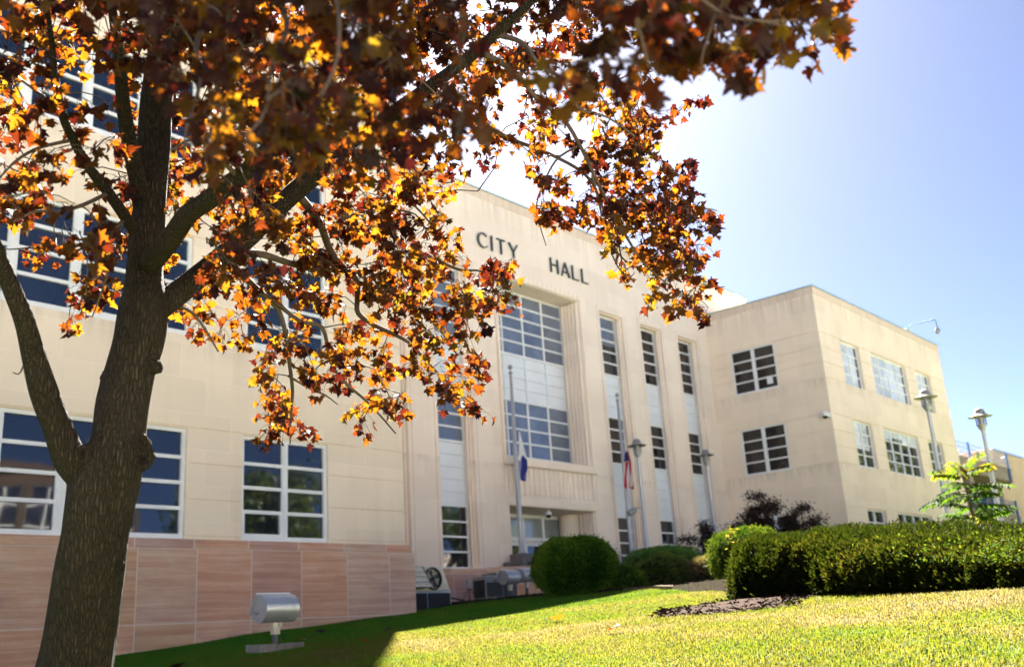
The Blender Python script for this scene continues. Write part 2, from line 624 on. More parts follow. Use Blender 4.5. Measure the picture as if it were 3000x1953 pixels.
# left wing front
m = MB()
x0 = -0.4
wins = [(0.95, 3.12, 2), (5.40, 10.09, 4), (11.33, 13.48, 2)]
ops = groove_ops(XL - x0, 3.6)
for a, b, c in wins:
    for z0, z1 in ROWS:
        ops.append((a - x0, b - x0, z0 - 3.6, z1 - 3.6, 0.13, False))
wall(m, (x0, YW, 3.6), UX, UZ, NF, XL - x0, ZW - 3.6, ops)
wall(m, (XL, YW, 3.6), (0, 1, 0), UZ, (1, 0, 0), YC - YW, ZW - 3.6, groove_ops(YC - YW, 3.6))
m.quad((x0, 40, 0.3), (x0, YW, 0.3), (x0, YW, ZW), (x0, 40, ZW))
m.quad((x0, YW, ZW), (XL, YW, ZW), (XL, 40, ZW), (x0, 40, ZW))
m.quad((x0, 40, 0.3), (XL, 40, 0.3), (XL, 40, ZW), (x0, 40, ZW))
m.build('wing_wall', M['stone'], hall)
for a, b, c in wins:
    for k, (z0, z1) in enumerate(ROWS):
        window((a, YW + 0.13, z0), UX, NF, b - a, z1 - z0, c, 4, M['glass_blue'] if k else M['glass'], wide=[0.15 if c == 2 else 0.19] * (c - 1), fr=0.075, bar=0.06, hbar=0.07, sash=True)

# right wing front and the side that faces the courtyard
m = MB()
wr = [(42.80, 44.92, 2), (46.28, 50.78, 4), (52.18, 54.32, 2)]
ops = groove_ops(XE - XR, 2.0)
for a, b, c in wr:
    for z0, z1 in ROWS:
        ops.append((a - XR, b - XR, z0 - 2.0, z1 - 2.0, 0.20, False))
wall(m, (XR, YW, 2.0), UX, UZ, NF, XE - XR, ZW - 2.0, ops)
opc = groove_ops(YC - YW, 2.0)
for z0, z1 in ROWS:
    opc.append((1.10, 3.32, z0 - 2.0, z1 - 2.0, 0.08, False))
wall(m, (XR, YC, 2.0), (0, -1, 0), UZ, (-1, 0, 0), YC - YW, ZW - 2.0, opc)
wall(m, (XE, YW, 2.0), (0, 1, 0), UZ, (1, 0, 0), 23.0, ZW - 2.0, groove_ops(23.0, 2.0))
m.quad((XR, YW, ZW), (XE, YW, ZW), (XE, 40, ZW), (XR, 40, ZW))
m.quad((XR, 40, 2), (XE, 40, 2), (XE, 40, ZW), (XR, 40, ZW))
m.build('wing_wall', M['stone'], hall)
for a, b, c in wr:
    for k, (z0, z1) in enumerate(ROWS):
        w = b - a
        h = z1 - z0
        if k == 2:
            gm, gp = M['glass_pale'], [(w - 0.24, w - 0.05, 0.06, h - 0.06)]
        elif k == 1 and c == 2 and a < 45:
            gm, gp = M['glass_pale'], [(0.05, w - 0.05, 0.06, h * 0.40), (w - 0.2, w - 0.05, h * .4, h - 0.06)]  # bright sky reflection painted as pale pane, dark mirrored part below
        elif k == 1 and c == 4:
            gm, gp = M['glass_pale'], [(0.05, w * 0.32, 0.06, h * 0.78), (w * .32, w * .6, 0.06, h * 0.84), (w * .6, w - .05, .06, h * .74)]  # stepped edge imitates the tree line mirrored under bright sky
        else:
            gm, gp = M['glass'], None
        window((a, YW + 0.20, z0), UX, NF, w, h, c, 4, gm, wide=[0.12] * (c - 1), fr=0.06, bar=0.05, hbar=0.055, gap=gp)
for k, (z0, z1) in enumerate(ROWS):
    window((XR + 0.08, YC - 1.10, z0), (0, -1, 0), (-1, 0, 0), 2.22, z1 - z0, 2, 4, M['glass_brown'], wide=[0.17], fr=0.07, bar=0.05, hbar=0.06)

# centre block
CX = 28.05
SLOTS = [16.35, 19.35, 22.35, 31.92, 34.90, 37.90]
SW = 1.66
ZC = 17.32
BX0, BX1 = 25.62, 30.52
m = MB()
zb = 2.45
ops = []
for s in SLOTS:
    ops += [(s - XL - 0.17, s - XL - 0.14, 3.6 - zb, 14.2 - zb, 0.025, True), (s + SW - XL + 0.14, s + SW - XL + 0.17, 3.6 - zb, 14.2 - zb, 0.025, True)]
    ops += [(s - XL, s + SW - XL, 3.6 - zb, 14.03 - zb, 0.13, True), (s - XL + 0.07, s + SW - XL - 0.07, 3.6 - zb, 13.98 - zb, 0.44, False)]
ops += [(BX0 - XL - 0.20, BX0 - XL - 0.17, 5.73 - zb, 14.32 - zb, 0.025, True), (BX1 - XL + 0.17, BX1 - XL + 0.20, 5.73 - zb, 14.32 - zb, 0.025, True)]
ops += [(BX0 - XL, BX1 - XL, 7.42 - zb, 14.10 - zb, 1.0, False)]
ops += [(BX0 - XL, BX1 - XL, 6.10 - zb, 7.12 - zb, 0.09, True)]
ops += [(BX0 - XL, BX1 - XL, 0.0, 5.72 - zb, 1.75, False)]
wall(m, (XL, YC, zb), UX, UZ, NF, XR - XL, ZC - zb, ops)
wall(m, (XR, YC, ZW - .3), UX, UZ, NF, 4.5, ZC - ZW + .3, [])
m.quad((XR + 4.5, YC, ZW - .3), (XR + 4.5, 40, ZW - .3), (XR + 4.5, 40, ZC), (XR + 4.5, YC, ZC))
wall(m, (11.1, YC, ZW - .3), UX, UZ, NF, XL - 11.1, ZC - ZW + .3, [])
m.quad((11.1, 40, ZW - .3), (11.1, YC, ZW - .3), (11.1, YC, ZC), (11.1, 40, ZC))
m.quad((11.1, YC, ZC), (XR + 4.5, YC, ZC), (XR + 4.5, 40, ZC), (11.1, 40, ZC))
m.quad((11.1, 40.02, 2), (XR + 4.5, 40.02, 2), (XR + 4.5, 40.02, ZC), (11.1, 40.02, ZC))
m.build('central_wall', M['stone_c'], hall)

# slots: window, panel, window, panel, window
def panel(o, w, h, cols, rows):
    m = MB()
    o = Vector(o)
    cw, rh = w / cols, h / rows
    for i in range(cols):
        for r in range(rows):
            a, b = 0.02 + cw * i, cw * (i + 1) - 0.02
            c, d = rh * r + 0.008, rh * (r + 1) - 0.008
            P = [o + UX * a + UZ * c + NF * 0.045, o + UX * b + UZ * c + NF * 0.045, o + UX * b + UZ * d + NF * 0.022, o + UX * a + UZ * d + NF * 0.022]
            m.poly(P)
            m.poly([o + UX * a + UZ * c, o + UX * b + UZ * c, P[1], P[0]])
        if i:
            obar(m, o, UX, UZ, NF, cw * i - 0.03, cw * i + 0.03, 0, h, 0, 0.07)
    obar(m, o, UX, UZ, NF, 0, 0.035, 0, h, 0, 0.06)
    obar(m, o, UX, UZ, NF, w - 0.035, w, 0, h, 0, 0.06)
    m.quad(o + NF * .004, o + UX * w + NF * .004, o + UX * w + UZ * h + NF * .004, o + UZ * h + NF * .004)
    return m.build('spandrel_panel', M['panel'], hall)
for i, s in enumerate(SLOTS):
    a, w = s + 0.07, SW - 0.14
    yy = YC + 0.44
    low = M['glass']
    top = M['glass_curtain'] if i < 3 else M['glass_brown']
    mid = M['glass_curtain'] if i < 3 else M['glass_brown']
    window((a, yy, 11.43), UX, NF, w, 13.98 - 11.43, 1, 5, top if i != 3 else M['glass_curtain'], fr=0.06, bar=0.05, hbar=0.06, gap=[(0.05, w - .05, 0.06, 1.32)] if i == 3 else None)
    panel((a, yy, 9.70), w, 1.73, 1, 4)
    window((a, yy, 7.74), UX, NF, w, 1.96, 1, 4, mid, fr=0.06, bar=0.05, hbar=0.06)
    panel((a, yy, 5.67), w, 2.07, 1, 5)
    window((a, yy, 3.60), UX, NF, w, 2.07, 1, 4, low, fr=0.06, bar=0.05, hbar=0.06)
    # stepped fillets on the jambs and a sill
    m = MB()
    for x in (s + SW - 0.10, ):
        m.box(x - 0.035, x + 0.03, YC + 0.20, YC + 0.24, 3.62, 13.97)
    m.box(s + SW - 0.105, s + SW - 0.07, YC + 0.29, YC + 0.33, 3.62, 13.97)
    m.box(s + 0.07, s + 0.105, YC + 0.29, YC + 0.33, 3.62, 13.97)
    m.build('jamb_fillet', M['stone_trim'], hall)

# the tall central bay
yb = YC + 1.0
window((BX0 - .05, yb, 11.53), UX, NF, BX1 - BX0 + .1, 14.12 - 11.53, 4, 5, M['glass_curtain'], fr=0.07, bar=0.075, hbar=0.06)
panel((BX0 - .05, yb, 9.83), BX1 - BX0 + .1, 1.70, 4, 4)
window((BX0 - .05, yb, 7.62), UX, NF, BX1 - BX0 + .1, 2.21, 4, 4, M['glass_curtain'], fr=0.07, bar=0.075, hbar=0.06)
def flutes(x, side, y0, y1, z0, z1, n=5, bulge=0.075):
    """vertical fluted jamb: convex reeds on the plane x, bulging towards -side"""
    m = MB()
    w = (y1 - y0) / n
    for k in range(n):
        pts = []
        for j in range(7):
            a = math.pi * j / 6
            pts.append((x - side * bulge * math.sin(a), y0 + w * (k + 0.5 - 0.46 * math.cos(a))))
        pts += [(x + side * 0.0, y0 + w * (k + 0.96)), (x, y0 + w * (k + 0.04))][:0]
        m.prism(pts if side < 0 else list(reversed(pts)), z0, z1)
    return m.build('fluted_jamb', M['stone_trim'], hall)
flutes(BX1, 1, YC + 0.06, YC + 0.93, 7.43, 14.08)
flutes(BX0, -1, YC + 0.06, YC + 0.93, 7.43, 14.08)
# raised surround with a reeded head, ledge, reeded panel and lintel
m = MB()
m.box(BX0 - 0.16, BX0 - 0.03, YC - 0.06, YC - 0.002, 7.42, 14.12)
m.box(BX1 + 0.03, BX1 + 0.16, YC - 0.06, YC - 0.002, 7.42, 14.12)
n = 19
for k in range(n):
    w = (BX1 - BX0 + 0.32) / n
    m.box(BX0 - 0.16 + w * k + 0.008, BX0 - 0.16 + w * (k + 1) - 0.008, YC - 0.075, YC - 0.002, 14.122, 14.36)
m.build('window_surround', M['stone_trim'], hall, bevel=0.012)
m = MB()
m.box(BX0 - 0.22, BX1 + 0.22, YC - 0.10, YC + 0.9, 7.13, 7.415)
m.build('ledge', M['stone_trim'], hall, bevel=0.02)
m = MB()
n = 17
w = (BX1 - BX0 - 0.1) / n
for k in range(n):
    xa = BX0 + 0.05 + w * k
    pts = [(xa + 0.02, YC + 0.088)] + [(xa + w * (0.5 - 0.42 * math.cos(math.pi * j / 5)), YC + 0.088 - 0.07 * math.sin(math.pi * j / 5) ** .6) for j in range(1, 5)] + [(xa + w - 0.02, YC + 0.088)]
    m.prism(pts, 6.13, 7.10)
m.build('reeded_panel', M['stone_trim'], hall)
m = MB()
m.box(BX0 - 0.12, BX1 + 0.12, YC - 0.04, YC - 0.003, 5.74, 6.08)
m.build('lintel', M['stone_trim'], hall, bevel=0.012)
# entrance: reeded jambs, round columns, ceiling, glazed doors
flutes(BX1, 1, YC + 0.04, YC + 0.80, 2.62, 5.70, 5, 0.08)
flutes(BX0, -1, YC + 0.04, YC + 0.80, 2.62, 5.70, 5, 0.08)
for x in (BX1 - 0.12, BX0 + 0.12):
    m = MB()
    m.lathe((x, YC + 1.22, 2.61), [(0.40, 0), (0.40, 3.09)], 28)
    m.build('porch_column', M['stone_trim'], hall, smooth=True)
m = MB()
m.box(BX0 - 0.3, BX1 + 0.3, YC + 0.03, YC + 2.2, 5.725, 5.86)
m.build('porch_ceiling', M['stone_trim'], hall)
m = MB()
m.box(BX0 - 0.3, BX1 + 0.3, YC - 0.1, YC + 2.2, 2.40, 2.60)
m.build('porch_floor', M['stepstone'], hall)
yd = YC + 1.62
dw = (BX1 - BX0 - 0.3) / 4
for k in range(4):
    xa = BX0 + 0.15 + dw * k
    o = Vector((xa, yd, 2.60))
    mm = MB()
    obar(mm, o, UX, UZ, NF, 0, dw, 2.12, 2.26, 0, 0.09)
    obar(mm, o, UX, UZ, NF, 0, dw, 2.98, 3.10, 0, 0.09)
    obar(mm, o, UX, UZ, NF, 0, 0.05, 0, 2.12, 0, 0.09)
    obar(mm, o, UX, UZ, NF, dw - 0.05, dw, 0, 2.12, 0, 0.09)
    obar(mm, o, UX, UZ, NF, 0, 0.05, 2.26, 2.98, 0, 0.09)
    obar(mm, o, UX, UZ, NF, dw - 0.05, dw, 2.26, 2.98, 0, 0.09)
    obar(mm, o, UX, UZ, NF, 0.052, 0.17, 0.01, 2.10, 0.01, 0.06)
    obar(mm, o, UX, UZ, NF, dw - 0.17, dw - 0.052, 0.01, 2.10, 0.01, 0.06)
    obar(mm, o, UX, UZ, NF, 0.17, dw - 0.17, 0.01, 0.22, 0.01, 0.06)
    obar(mm, o, UX, UZ, NF, 0.17, dw - 0.17, 1.96, 2.10, 0.01, 0.06)
    d = mm.build('door', M['white_metal'], hall)
    g = MB()
    g.quad(o + UX * .1 + UZ * .1 + NF * .03, o + UX * (dw - .1) + UZ * .1 + NF * .03, o + UX * (dw - .1) + UZ * 2.05 + NF * .03, o + UX * .1 + UZ * 2.05 + NF * .03)
    g.quad(o + UX * .02 + UZ * 2.2 + NF * .03, o + UX * (dw - .02) + UZ * 2.2 + NF * .03, o + UX * (dw - .02) + UZ * 3.02 + NF * .03, o + UX * .02 + UZ * 3.02 + NF * .03)
    gv = g.v[4:]
    g.f, g.v = g.f[:1], g.v[:4]
    g.build('pane', M['glass'], d)
    tr = MB()
    tr.v, tr.f = gv, [(0, 1, 2, 3)]
    tr.build('transom_pane', M['glass_door'], d)
    hd = MB()
    xx = 0.10 if k % 2 else dw - 0.10
    hd.tube([o + UX * xx + UZ * .95 + NF * .06, o + UX * xx + UZ * .95 + NF * .13, o + UX * xx + UZ * 1.35 + NF * .13, o + UX * xx + UZ * 1.35 + NF * .06], 0.014, 6)
    hd.build('handle', M['black'], d)

# pink stone base
m = MB()
def base_run(m, pts, zlow, ztop, out=0.15):
    """plinth boxes with a cap; pts: list of (x0,x1,y0,y1)"""
    for x0, x1, y0, y1 in pts:
        m.box(x0, x1, y0, y1, zlow, ztop - 0.13)
for q in ((-0.55, XL + 0.15, YW - 0.13, YW + 1.0), (XL - 0.5, XL + 0.15, YW + 1.0, YC - 0.12)):
    m.box(*q, 0.2, 3.44)
m.box(XL + 0.15, 25.6, YC - 0.12, YC + 0.5, 1.8, 3.36)
m.box(30.55, XR - 0.1, YC - 0.12, YC + 0.5, 1.8, 3.36)
m.box(XR - 0.1, XE + 0.1, YW - 0.1, YW + .5, 1.8, 3.36)
m.box(XR - 0.1, XR + 0.3, YW + .5, YC - 0.12, 1.8, 3.36)
m.build('base_course', M['plinth'], hall)
m = MB()
m.box(-0.50, XL + 0.10, YW - 0.085, YW + 0.4, 3.445, 3.62)
m.box(XL - .2, XL + 0.10, YW + 0.4, YC - 0.12, 3.445, 3.62)
m.box(XL + 0.15, 25.6, YC - 0.08, YC + 0.43, 3.362, 3.595)
m.box(30.55, XR - 0.1, YC - 0.08, YC + 0.43, 3.362, 3.595)
m.build('base_cap', M['plinth'], hall, bevel=0.015)

# entrance cheek walls and steps
for pts in ([(24.17, YC - 0.125), (25.20, 21.55), (26.35, 21.55), (26.35, YC - 0.125)], [(29.80, YC - 0.125), (29.80, 21.55), (32.55, 21.55), (33.4, YC - 0.125)]):
    m = MB()
    m.prism(pts, 2.1, 3.46)
    cx = sum(p[0] for p in pts) / 4
    cy = sum(p[1] for p in pts) / 4
    pp = [(cx + (x - cx) * 1.05, cy + (y - cy) * 1.08 if y < YC - .2 else y) for x, y in pts]
    m.prism(pp, 3.462, 3.62)
    m.build('cheek_wall', M['plinth'], hall, bevel=0.01)
m = MB()
m.box(26.36, 29.79, 21.2, YC - 0.105, 2.2, 2.50)
m.box(26.36, 29.79, 20.9, 21.2, 2.2, 2.38)
m.build('front_steps', M['stepstone'], hall, bevel=0.01)

# coping bands and copper edges
m = MB()
e = 0.015
def band(m, x0, x1, y, z0, z1):
    m.box(x0, x1, y - e, y + 0.3, z0, z1)
band(m, -0.42, XL + e, YW, ZW - 0.34, ZW + 0.004)
m.box(XL - 0.3, XL + e, YW + .3, YC - .001, ZW - 0.34, ZW + 0.004)
band(m, XR - e, XE + e, YW, ZW - 0.34, ZW + 0.004)
m.box(XR - e, XR + 0.3, YW + .3, YC - .001, ZW - 0.34, ZW + 0.004)
m.box(XE - .3, XE + e, YW + .3, 40, ZW - 0.34, ZW + 0.004)
band(m, 11.1 - e, XR + 4.5 + e, YC, ZC - 0.36, ZC + 0.004)
m.box(XR + 4.2, XR + 4.5 + e, YC + .3, 40, ZC - 0.36, ZC + 0.004)
m.build('coping', M['coping'], hall)
m = MB()
for x0, x1, y, z in ((-0.45, XL + .04, YW, ZW), (XR - .04, XE + .04, YW, ZW), (11.05, XR + 4.55, YC, ZC)):
    m.box(x0, x1, y - 0.045, y + 0.32, z + 0.006, z + 0.05)
m.box(XL - .3, XL + .04, YW + .33, YC - .05, ZW + .006, ZW + .05)
m.box(XR - .04, XR + .3, YW + .33, YC - .05, ZW + .006, ZW + .05)
m.box(XE - .3, XE + .04, YW + .33, 40, ZW + .006, ZW + .05)
m.box(XR + 4.2, XR + 4.55, YC + .33, 40, ZC + .006, ZC + .05)
m.build('roof_edge', M['copper'], hall)

# the lettering CITY HALL
def letter(ch, x, z, h, w, st=0.066):
    m = MB()
    o = Vector((x, YC, z))
    def bar(a, b, s=st):
        a, b = Vector((a[0] * w, 0, a[1] * h)), Vector((b[0] * w, 0, b[1] * h))
        d = (b - a)
        nrm = Vector((-d.z, 0, d.x)).normalized() * s / 2
        m.obox(o + a - nrm + NF * 0.03, d, nrm * 2, NF * 0.06)
    if ch == 'C':
        n = 22
        for k in range(n):
            pr = []
            for kk in (k, k + 1):
                an = R_(42 + (318 - 42) * kk / n)
                for rr in (1.0, 0):
                    pr.append((an, rr))
            def pt(an, rr):
                R1 = Vector((w * .56, 0, h / 2))
                t = st * (0.65 + 0.5 * abs(math.cos(an / 2 - math.pi / 2 + math.pi / 2)) * 0 + 0.45 * max(0, -math.cos(an)))
                return o + Vector((w * .56 + (R1.x - t * (1 - rr)) * math.cos(an) * 1.0, 0, h / 2 + (R1.z - t * (1 - rr)) * math.sin(an)))
            a, b, c, d = pt(*pr[0]), pt(*pr[1]), pt(*pr[3]), pt(*pr[2])
            f = NF * 0.09
            g = NF * 0.03
            m.quad(a + f, b + f, c + f, d + f)
            m.quad(a + g, a + f, d + f, d + g)
            m.quad(b + f, b + g, c + g, c + f)
        return m.build('letter', M['bronze'], hall)
    S = {'I': [((.5, 0), (.5, 1))], 'T': [((.5, 0), (.5, .93)), ((0, .955), (1, .955))], 'Y': [((.5, 0), (.5, .46)), ((.5, .44), (.03, 1)), ((.5, .44), (.97, 1))],
         'H': [((.08, 0), (.08, 1)), ((.92, 0), (.92, 1)), ((.12, .55), (.88, .55))], 'A': [((.06, 0), (.5, 1)), ((.94, 0), (.5, 1)), ((.24, .30), (.76, .30))],
         'L': [((.1, 0), (.1, 1)), ((.1, .045), (1, .045))]}[ch]
    for k, (a, b) in enumerate(S):
        thin = (ch == 'T' and k == 1) or (ch in 'HA' and k == 2) or (ch == 'L' and k == 1) or (ch == 'A' and k == 0) or (ch == 'Y' and k == 2)
        bar(a, b, st * (0.66 if thin else 1.0))
    return m.build('letter', M['bronze'], hall)
for ch, x, w in (('C', 24.68, .52), ('I', 25.30, .28), ('T', 25.72, .46), ('Y', 26.40, .50), ('H', 28.84, .50), ('A', 29.50, .56), ('L', 30.22, .42), ('L', 30.84, .42)):
    letter(ch, x, 14.97, 0.60, w)

# ------------------------------------------------------------------ foliage helpers
def mat_leaf(name, stops, trans, tfac=0.4, rough=0.5, spec=0.4):
    """leaf material: colour by the per-leaf 'hue' attribute, light passing through"""
    t = NT(name)
    at = t.n('ShaderNodeAttribute', attribute_name='hue')
    c = t.ramp(at.outputs['Fac'], stops)
    tc = t.ramp(at.outputs['Fac'], trans)
    t.set(c, rough, 0, spec)
    tr = t.n('ShaderNodeBsdfTranslucent')
    t.l(tc, tr.inputs['Color'])
    mx = t.n('ShaderNodeMixShader')
    mx.inputs[0].default_value = tfac
    t.l(t.b.outputs[0], mx.inputs[1])
    t.l(tr.outputs[0], mx.inputs[2])
    t.l(mx.outputs[0], t.out.inputs[0])
    return t.m
GREEN_D = [(0.0, (0.016, 0.050, 0.006)), (0.5, (0.060, 0.135, 0.014)), (1.0, (0.150, 0.235, 0.026))]
GREEN_T = [(0.0, (0.03, 0.07, 0.004)), (0.5, (0.07, 0.12, 0.008)), (1.0, (0.16, 0.18, 0.012))]
M['yew'] = mat_leaf('yew_leaves', GREEN_D, GREEN_T, 0.28, 0.7, 0.04)
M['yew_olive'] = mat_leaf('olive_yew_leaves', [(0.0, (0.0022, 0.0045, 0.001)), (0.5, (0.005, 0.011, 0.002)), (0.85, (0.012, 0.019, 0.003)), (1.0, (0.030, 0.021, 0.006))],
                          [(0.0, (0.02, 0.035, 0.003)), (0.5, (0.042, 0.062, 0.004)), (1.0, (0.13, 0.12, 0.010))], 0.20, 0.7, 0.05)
M['yew_vine'] = mat_leaf('vine_leaves', [(0.0, (0.010, 0.03, 0.005)), (1.0, (0.045, 0.09, 0.012))], GREEN_T, 0.3, 0.8, 0.02)
M['olive'] = mat_leaf('olive_shrub_leaves', [(0.0, (0.03, 0.06, 0.012)), (0.5, (0.08, 0.13, 0.024)), (1.0, (0.15, 0.19, 0.04))], [(0.0, (0.05, 0.09, 0.01)), (1.0, (0.2, 0.22, 0.03))], 0.28, 0.6, 0.1)
M['brownish'] = mat_leaf('russet_shrub_leaves', [(0.0, (0.05, 0.08, 0.02)), (0.6, (0.12, 0.115, 0.036)), (1.0, (0.19, 0.115, 0.055))], [(0.0, (0.08, 0.12, 0.02)), (1.0, (0.25, 0.18, 0.05))], 0.3)
M['bluegreen'] = mat_leaf('bright_green_leaves', [(0.0, (0.030, 0.085, 0.018)), (0.5, (0.060, 0.155, 0.034)), (1.0, (0.115, 0.22, 0.050))], [(0.0, (0.03, 0.09, 0.008)), (1.0, (0.12, 0.20, 0.02))], 0.28, 0.65, 0.08)
M['redmaple'] = mat_leaf('dark_red_leaves', [(0.0, (0.008, 0.005, 0.005)), (1.0, (0.028, 0.015, 0.013))], [(0.0, (0.03, 0.009, 0.005)), (1.0, (0.07, 0.025, 0.010))], 0.2, 0.6, 0.2)
M['sumac'] = mat_leaf('sumac_leaflets', [(0.0, (0.012, 0.034, 0.006)), (0.6, (0.028, 0.065, 0.010)), (0.9, (0.08, 0.1, 0.012)), (1.0, (0.24, 0.14, 0.015))], [(0.0, (0.03, 0.09, 0.004)), (0.6, (0.09, 0.17, 0.008)), (0.85, (0.2, 0.25, 0.01)), (1.0, (0.35, 0.25, 0.012))], 0.42, 0.7, 0.06)
M['weed'] = mat_leaf('yellow_weed_leaves', [(0.0, (0.10, 0.09, 0.015)), (1.0, (0.24, 0.18, 0.03))], [(0.0, (0.16, 0.15, 0.015)), (1.0, (0.3, 0.2, 0.03))], 0.42)
M['farleaf'] = mat_leaf('park_tree_leaves', [(0.0, (0.018, 0.040, 0.010)), (1.0, (0.06, 0.085, 0.02))], [(0.0, (0.06, 0.12, 0.01)), (1.0, (0.2, 0.24, 0.03))], 0.3)
M['core'] = mat_plain('shade_core', (0.014, 0.016, 0.008), 1.0, 0, 0.3, 9)  # dark solid filling that shades the inside of the shrubs
def mat_bark(name, a, b):
    t = NT(name)
    p = t.pos()
    w = t.n('ShaderNodeTexVoronoi', feature='DISTANCE_TO_EDGE')
    w.inputs['Scale'].default_value = 1.0
    nz = t.noise(t.vmul(p, (9, 9, 4)), 1.0, 4)
    ad = t.n('ShaderNodeVectorMath', operation='ADD')
    sc = t.n('ShaderNodeVectorMath', operation='SCALE')
    sc.inputs['Scale'].default_value = 3.4
    cmb = t.n('ShaderNodeCombineXYZ')
    t.l(nz, cmb.inputs[0])
    t.l(nz, cmb.inputs[1])
    t.l(cmb.outputs[0], sc.inputs[0])
    t.l(t.vmul(p, (72, 72, 13)), ad.inputs[0])
    t.l(sc.outputs[0], ad.inputs[1])
    t.l(ad.outputs[0], w.inputs['Vector'])
    cr = w.outputs['Distance']
    big = t.noise(t.vmul(p, (3, 3, 1.6)), 1.0, 5)
    fine = t.noise(p, 60, 4, 0.7)
    c = t.ramp(cr, [(0.0, tuple(x * 0.34 for x in a)), (0.10, tuple(x * 0.8 for x in a)), (0.25, a), (0.55, b)])
    c = t.mix(1.0, c, t.ramp(big, [(0.3, (0.62, 0.60, 0.56)), (0.7, (1.15, 1.13, 1.08))]), 'MULTIPLY')
    c = t.mix(1.0, c, t.ramp(fine, [(0.3, (0.75, 0.75, 0.75)), (0.7, (1.12, 1.12, 1.1))]), 'MULTIPLY')
    t.set(c, 0.95, 0, 0.2)
    h = t.math('ADD', t.math('MULTIPLY', t.math('MINIMUM', cr, 0.35), 2.4), t.math('MULTIPLY', fine, 0.4))
    t.bump(h, 1.0, 0.02)
    return t.m
M['bark'] = mat_bark('maple_bark', (0.054, 0.043, 0.034), (0.080, 0.065, 0.051))
M['twig'] = mat_plain('maple_twigs', (0.075, 0.052, 0.042), 0.85, 0, 0.3, 14)
M['bark2'] = mat_plain('brown_stems', (0.09, 0.06, 0.04), 0.9, 0, 0.25, 14)

def leaf_cards(name, pos, nrm, tip, ln, wd, mat, parent, hue, fold=0.25):
    """many small folded leaves as one mesh: arrays of base point, normal and tip direction"""
    N = len(pos)
    t = tip / np.maximum(1e-9, np.linalg.norm(tip, axis=1, keepdims=True))
    n = nrm - t * (nrm * t).sum(1, keepdims=True)
    n /= np.maximum(1e-9, np.linalg.norm(n, axis=1, keepdims=True))
    s = np.cross(t, n)
    ln = np.broadcast_to(np.asarray(ln, float), (N,))[:, None]
    wd = np.broadcast_to(np.asarray(wd, float), (N,))[:, None]
    V = np.empty((N, 4, 3))
    V[:, 0] = pos
    V[:, 1] = pos + t * ln * 0.45 + s * wd * 0.5 + n * wd * fold
    V[:, 2] = pos + t * ln
    V[:, 3] = pos + t * ln * 0.45 - s * wd * 0.5 + n * wd * fold
    b = np.arange(N)[:, None] * 4
    loops = (b + np.array([[0, 1, 2, 0, 2, 3]])).ravel()
    return fast_mesh(name, V.reshape(-1, 3), loops, np.full(N * 2, 3), mat, parent, {'hue': np.repeat(hue, 4)})

def unit(n):
    v = nrng.normal(size=(n, 3))
    return v / np.linalg.norm(v, axis=1, keepdims=True)
def lumps(d, seed, amp, freq):
    r = np.random.default_rng(seed)
    out = np.zeros(len(d))
    for k in range(7):
        w = r.normal(size=3) * freq * (0.6 + 0.35 * k)
        out += np.sin(d @ w + r.uniform(0, 6.28)) / (1 + 0.5 * k)
    return out * amp

def bush(name, label, cat, loc, rx, ry, h, mat, n, seed, size=0.05, sq=2.4, group=None, amp=0.035, hmix=0.25):
    """a clipped shrub: leaves through the outer shell of a lumpy rounded body, solid dark core inside to shade it"""
    o = thing(name, label, cat, loc, 0, group)
    def radius(d):
        q = (np.abs(d[:, 0]) ** sq + np.abs(d[:, 1]) ** sq + np.abs(d[:, 2]) ** sq) ** (-1.0 / sq)
        return q * (1 + lumps(d, seed, amp, 3.0) + lumps(d, seed + 1, amp * 0.6, 8.0))
    sca = np.array([rx, ry, h / 2])
    c = np.array([0, 0, h / 2])
    d = unit(n)
    d = d[d[:, 2] > -0.93]
    n = len(d)
    r = radius(d) * (1.0 - 0.22 * nrng.random(n) ** 1.6)
    shoot = nrng.random(n) < 0.08
    r = r * np.where(shoot, 1.0 + 0.12 * nrng.random(n), 1.0)
    pos = d * r[:, None] * sca + c
    keep = pos[:, 2] > 0.01
    pos, d, r = pos[keep], d[keep], r[keep]
    n = len(pos)
    tip = d + unit(n) * 0.85 + np.array([0, 0, 0.25])
    nr = d * 0.6 + unit(n)
    hue = np.clip(0.5 + 0.32 * nrng.normal(size=n) + lumps(d, seed + 2, hmix, 4.0), 0, 1)
    leaf_cards('leaves', pos, nr, tip, size * nrng.uniform(0.7, 1.3, n), size * 0.42, mat, o, hue)
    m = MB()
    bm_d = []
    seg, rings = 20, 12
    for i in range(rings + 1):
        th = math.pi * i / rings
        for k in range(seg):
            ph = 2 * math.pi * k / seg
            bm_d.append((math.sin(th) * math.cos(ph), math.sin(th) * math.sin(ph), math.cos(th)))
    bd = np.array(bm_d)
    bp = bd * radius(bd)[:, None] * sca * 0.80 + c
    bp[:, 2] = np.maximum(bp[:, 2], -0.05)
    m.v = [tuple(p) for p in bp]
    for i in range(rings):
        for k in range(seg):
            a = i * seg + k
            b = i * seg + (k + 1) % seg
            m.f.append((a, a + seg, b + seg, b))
    m.build('shade_core', M['core'], o, smooth=True)  # solid dark body added behind the leaves to shade the bush
    return o

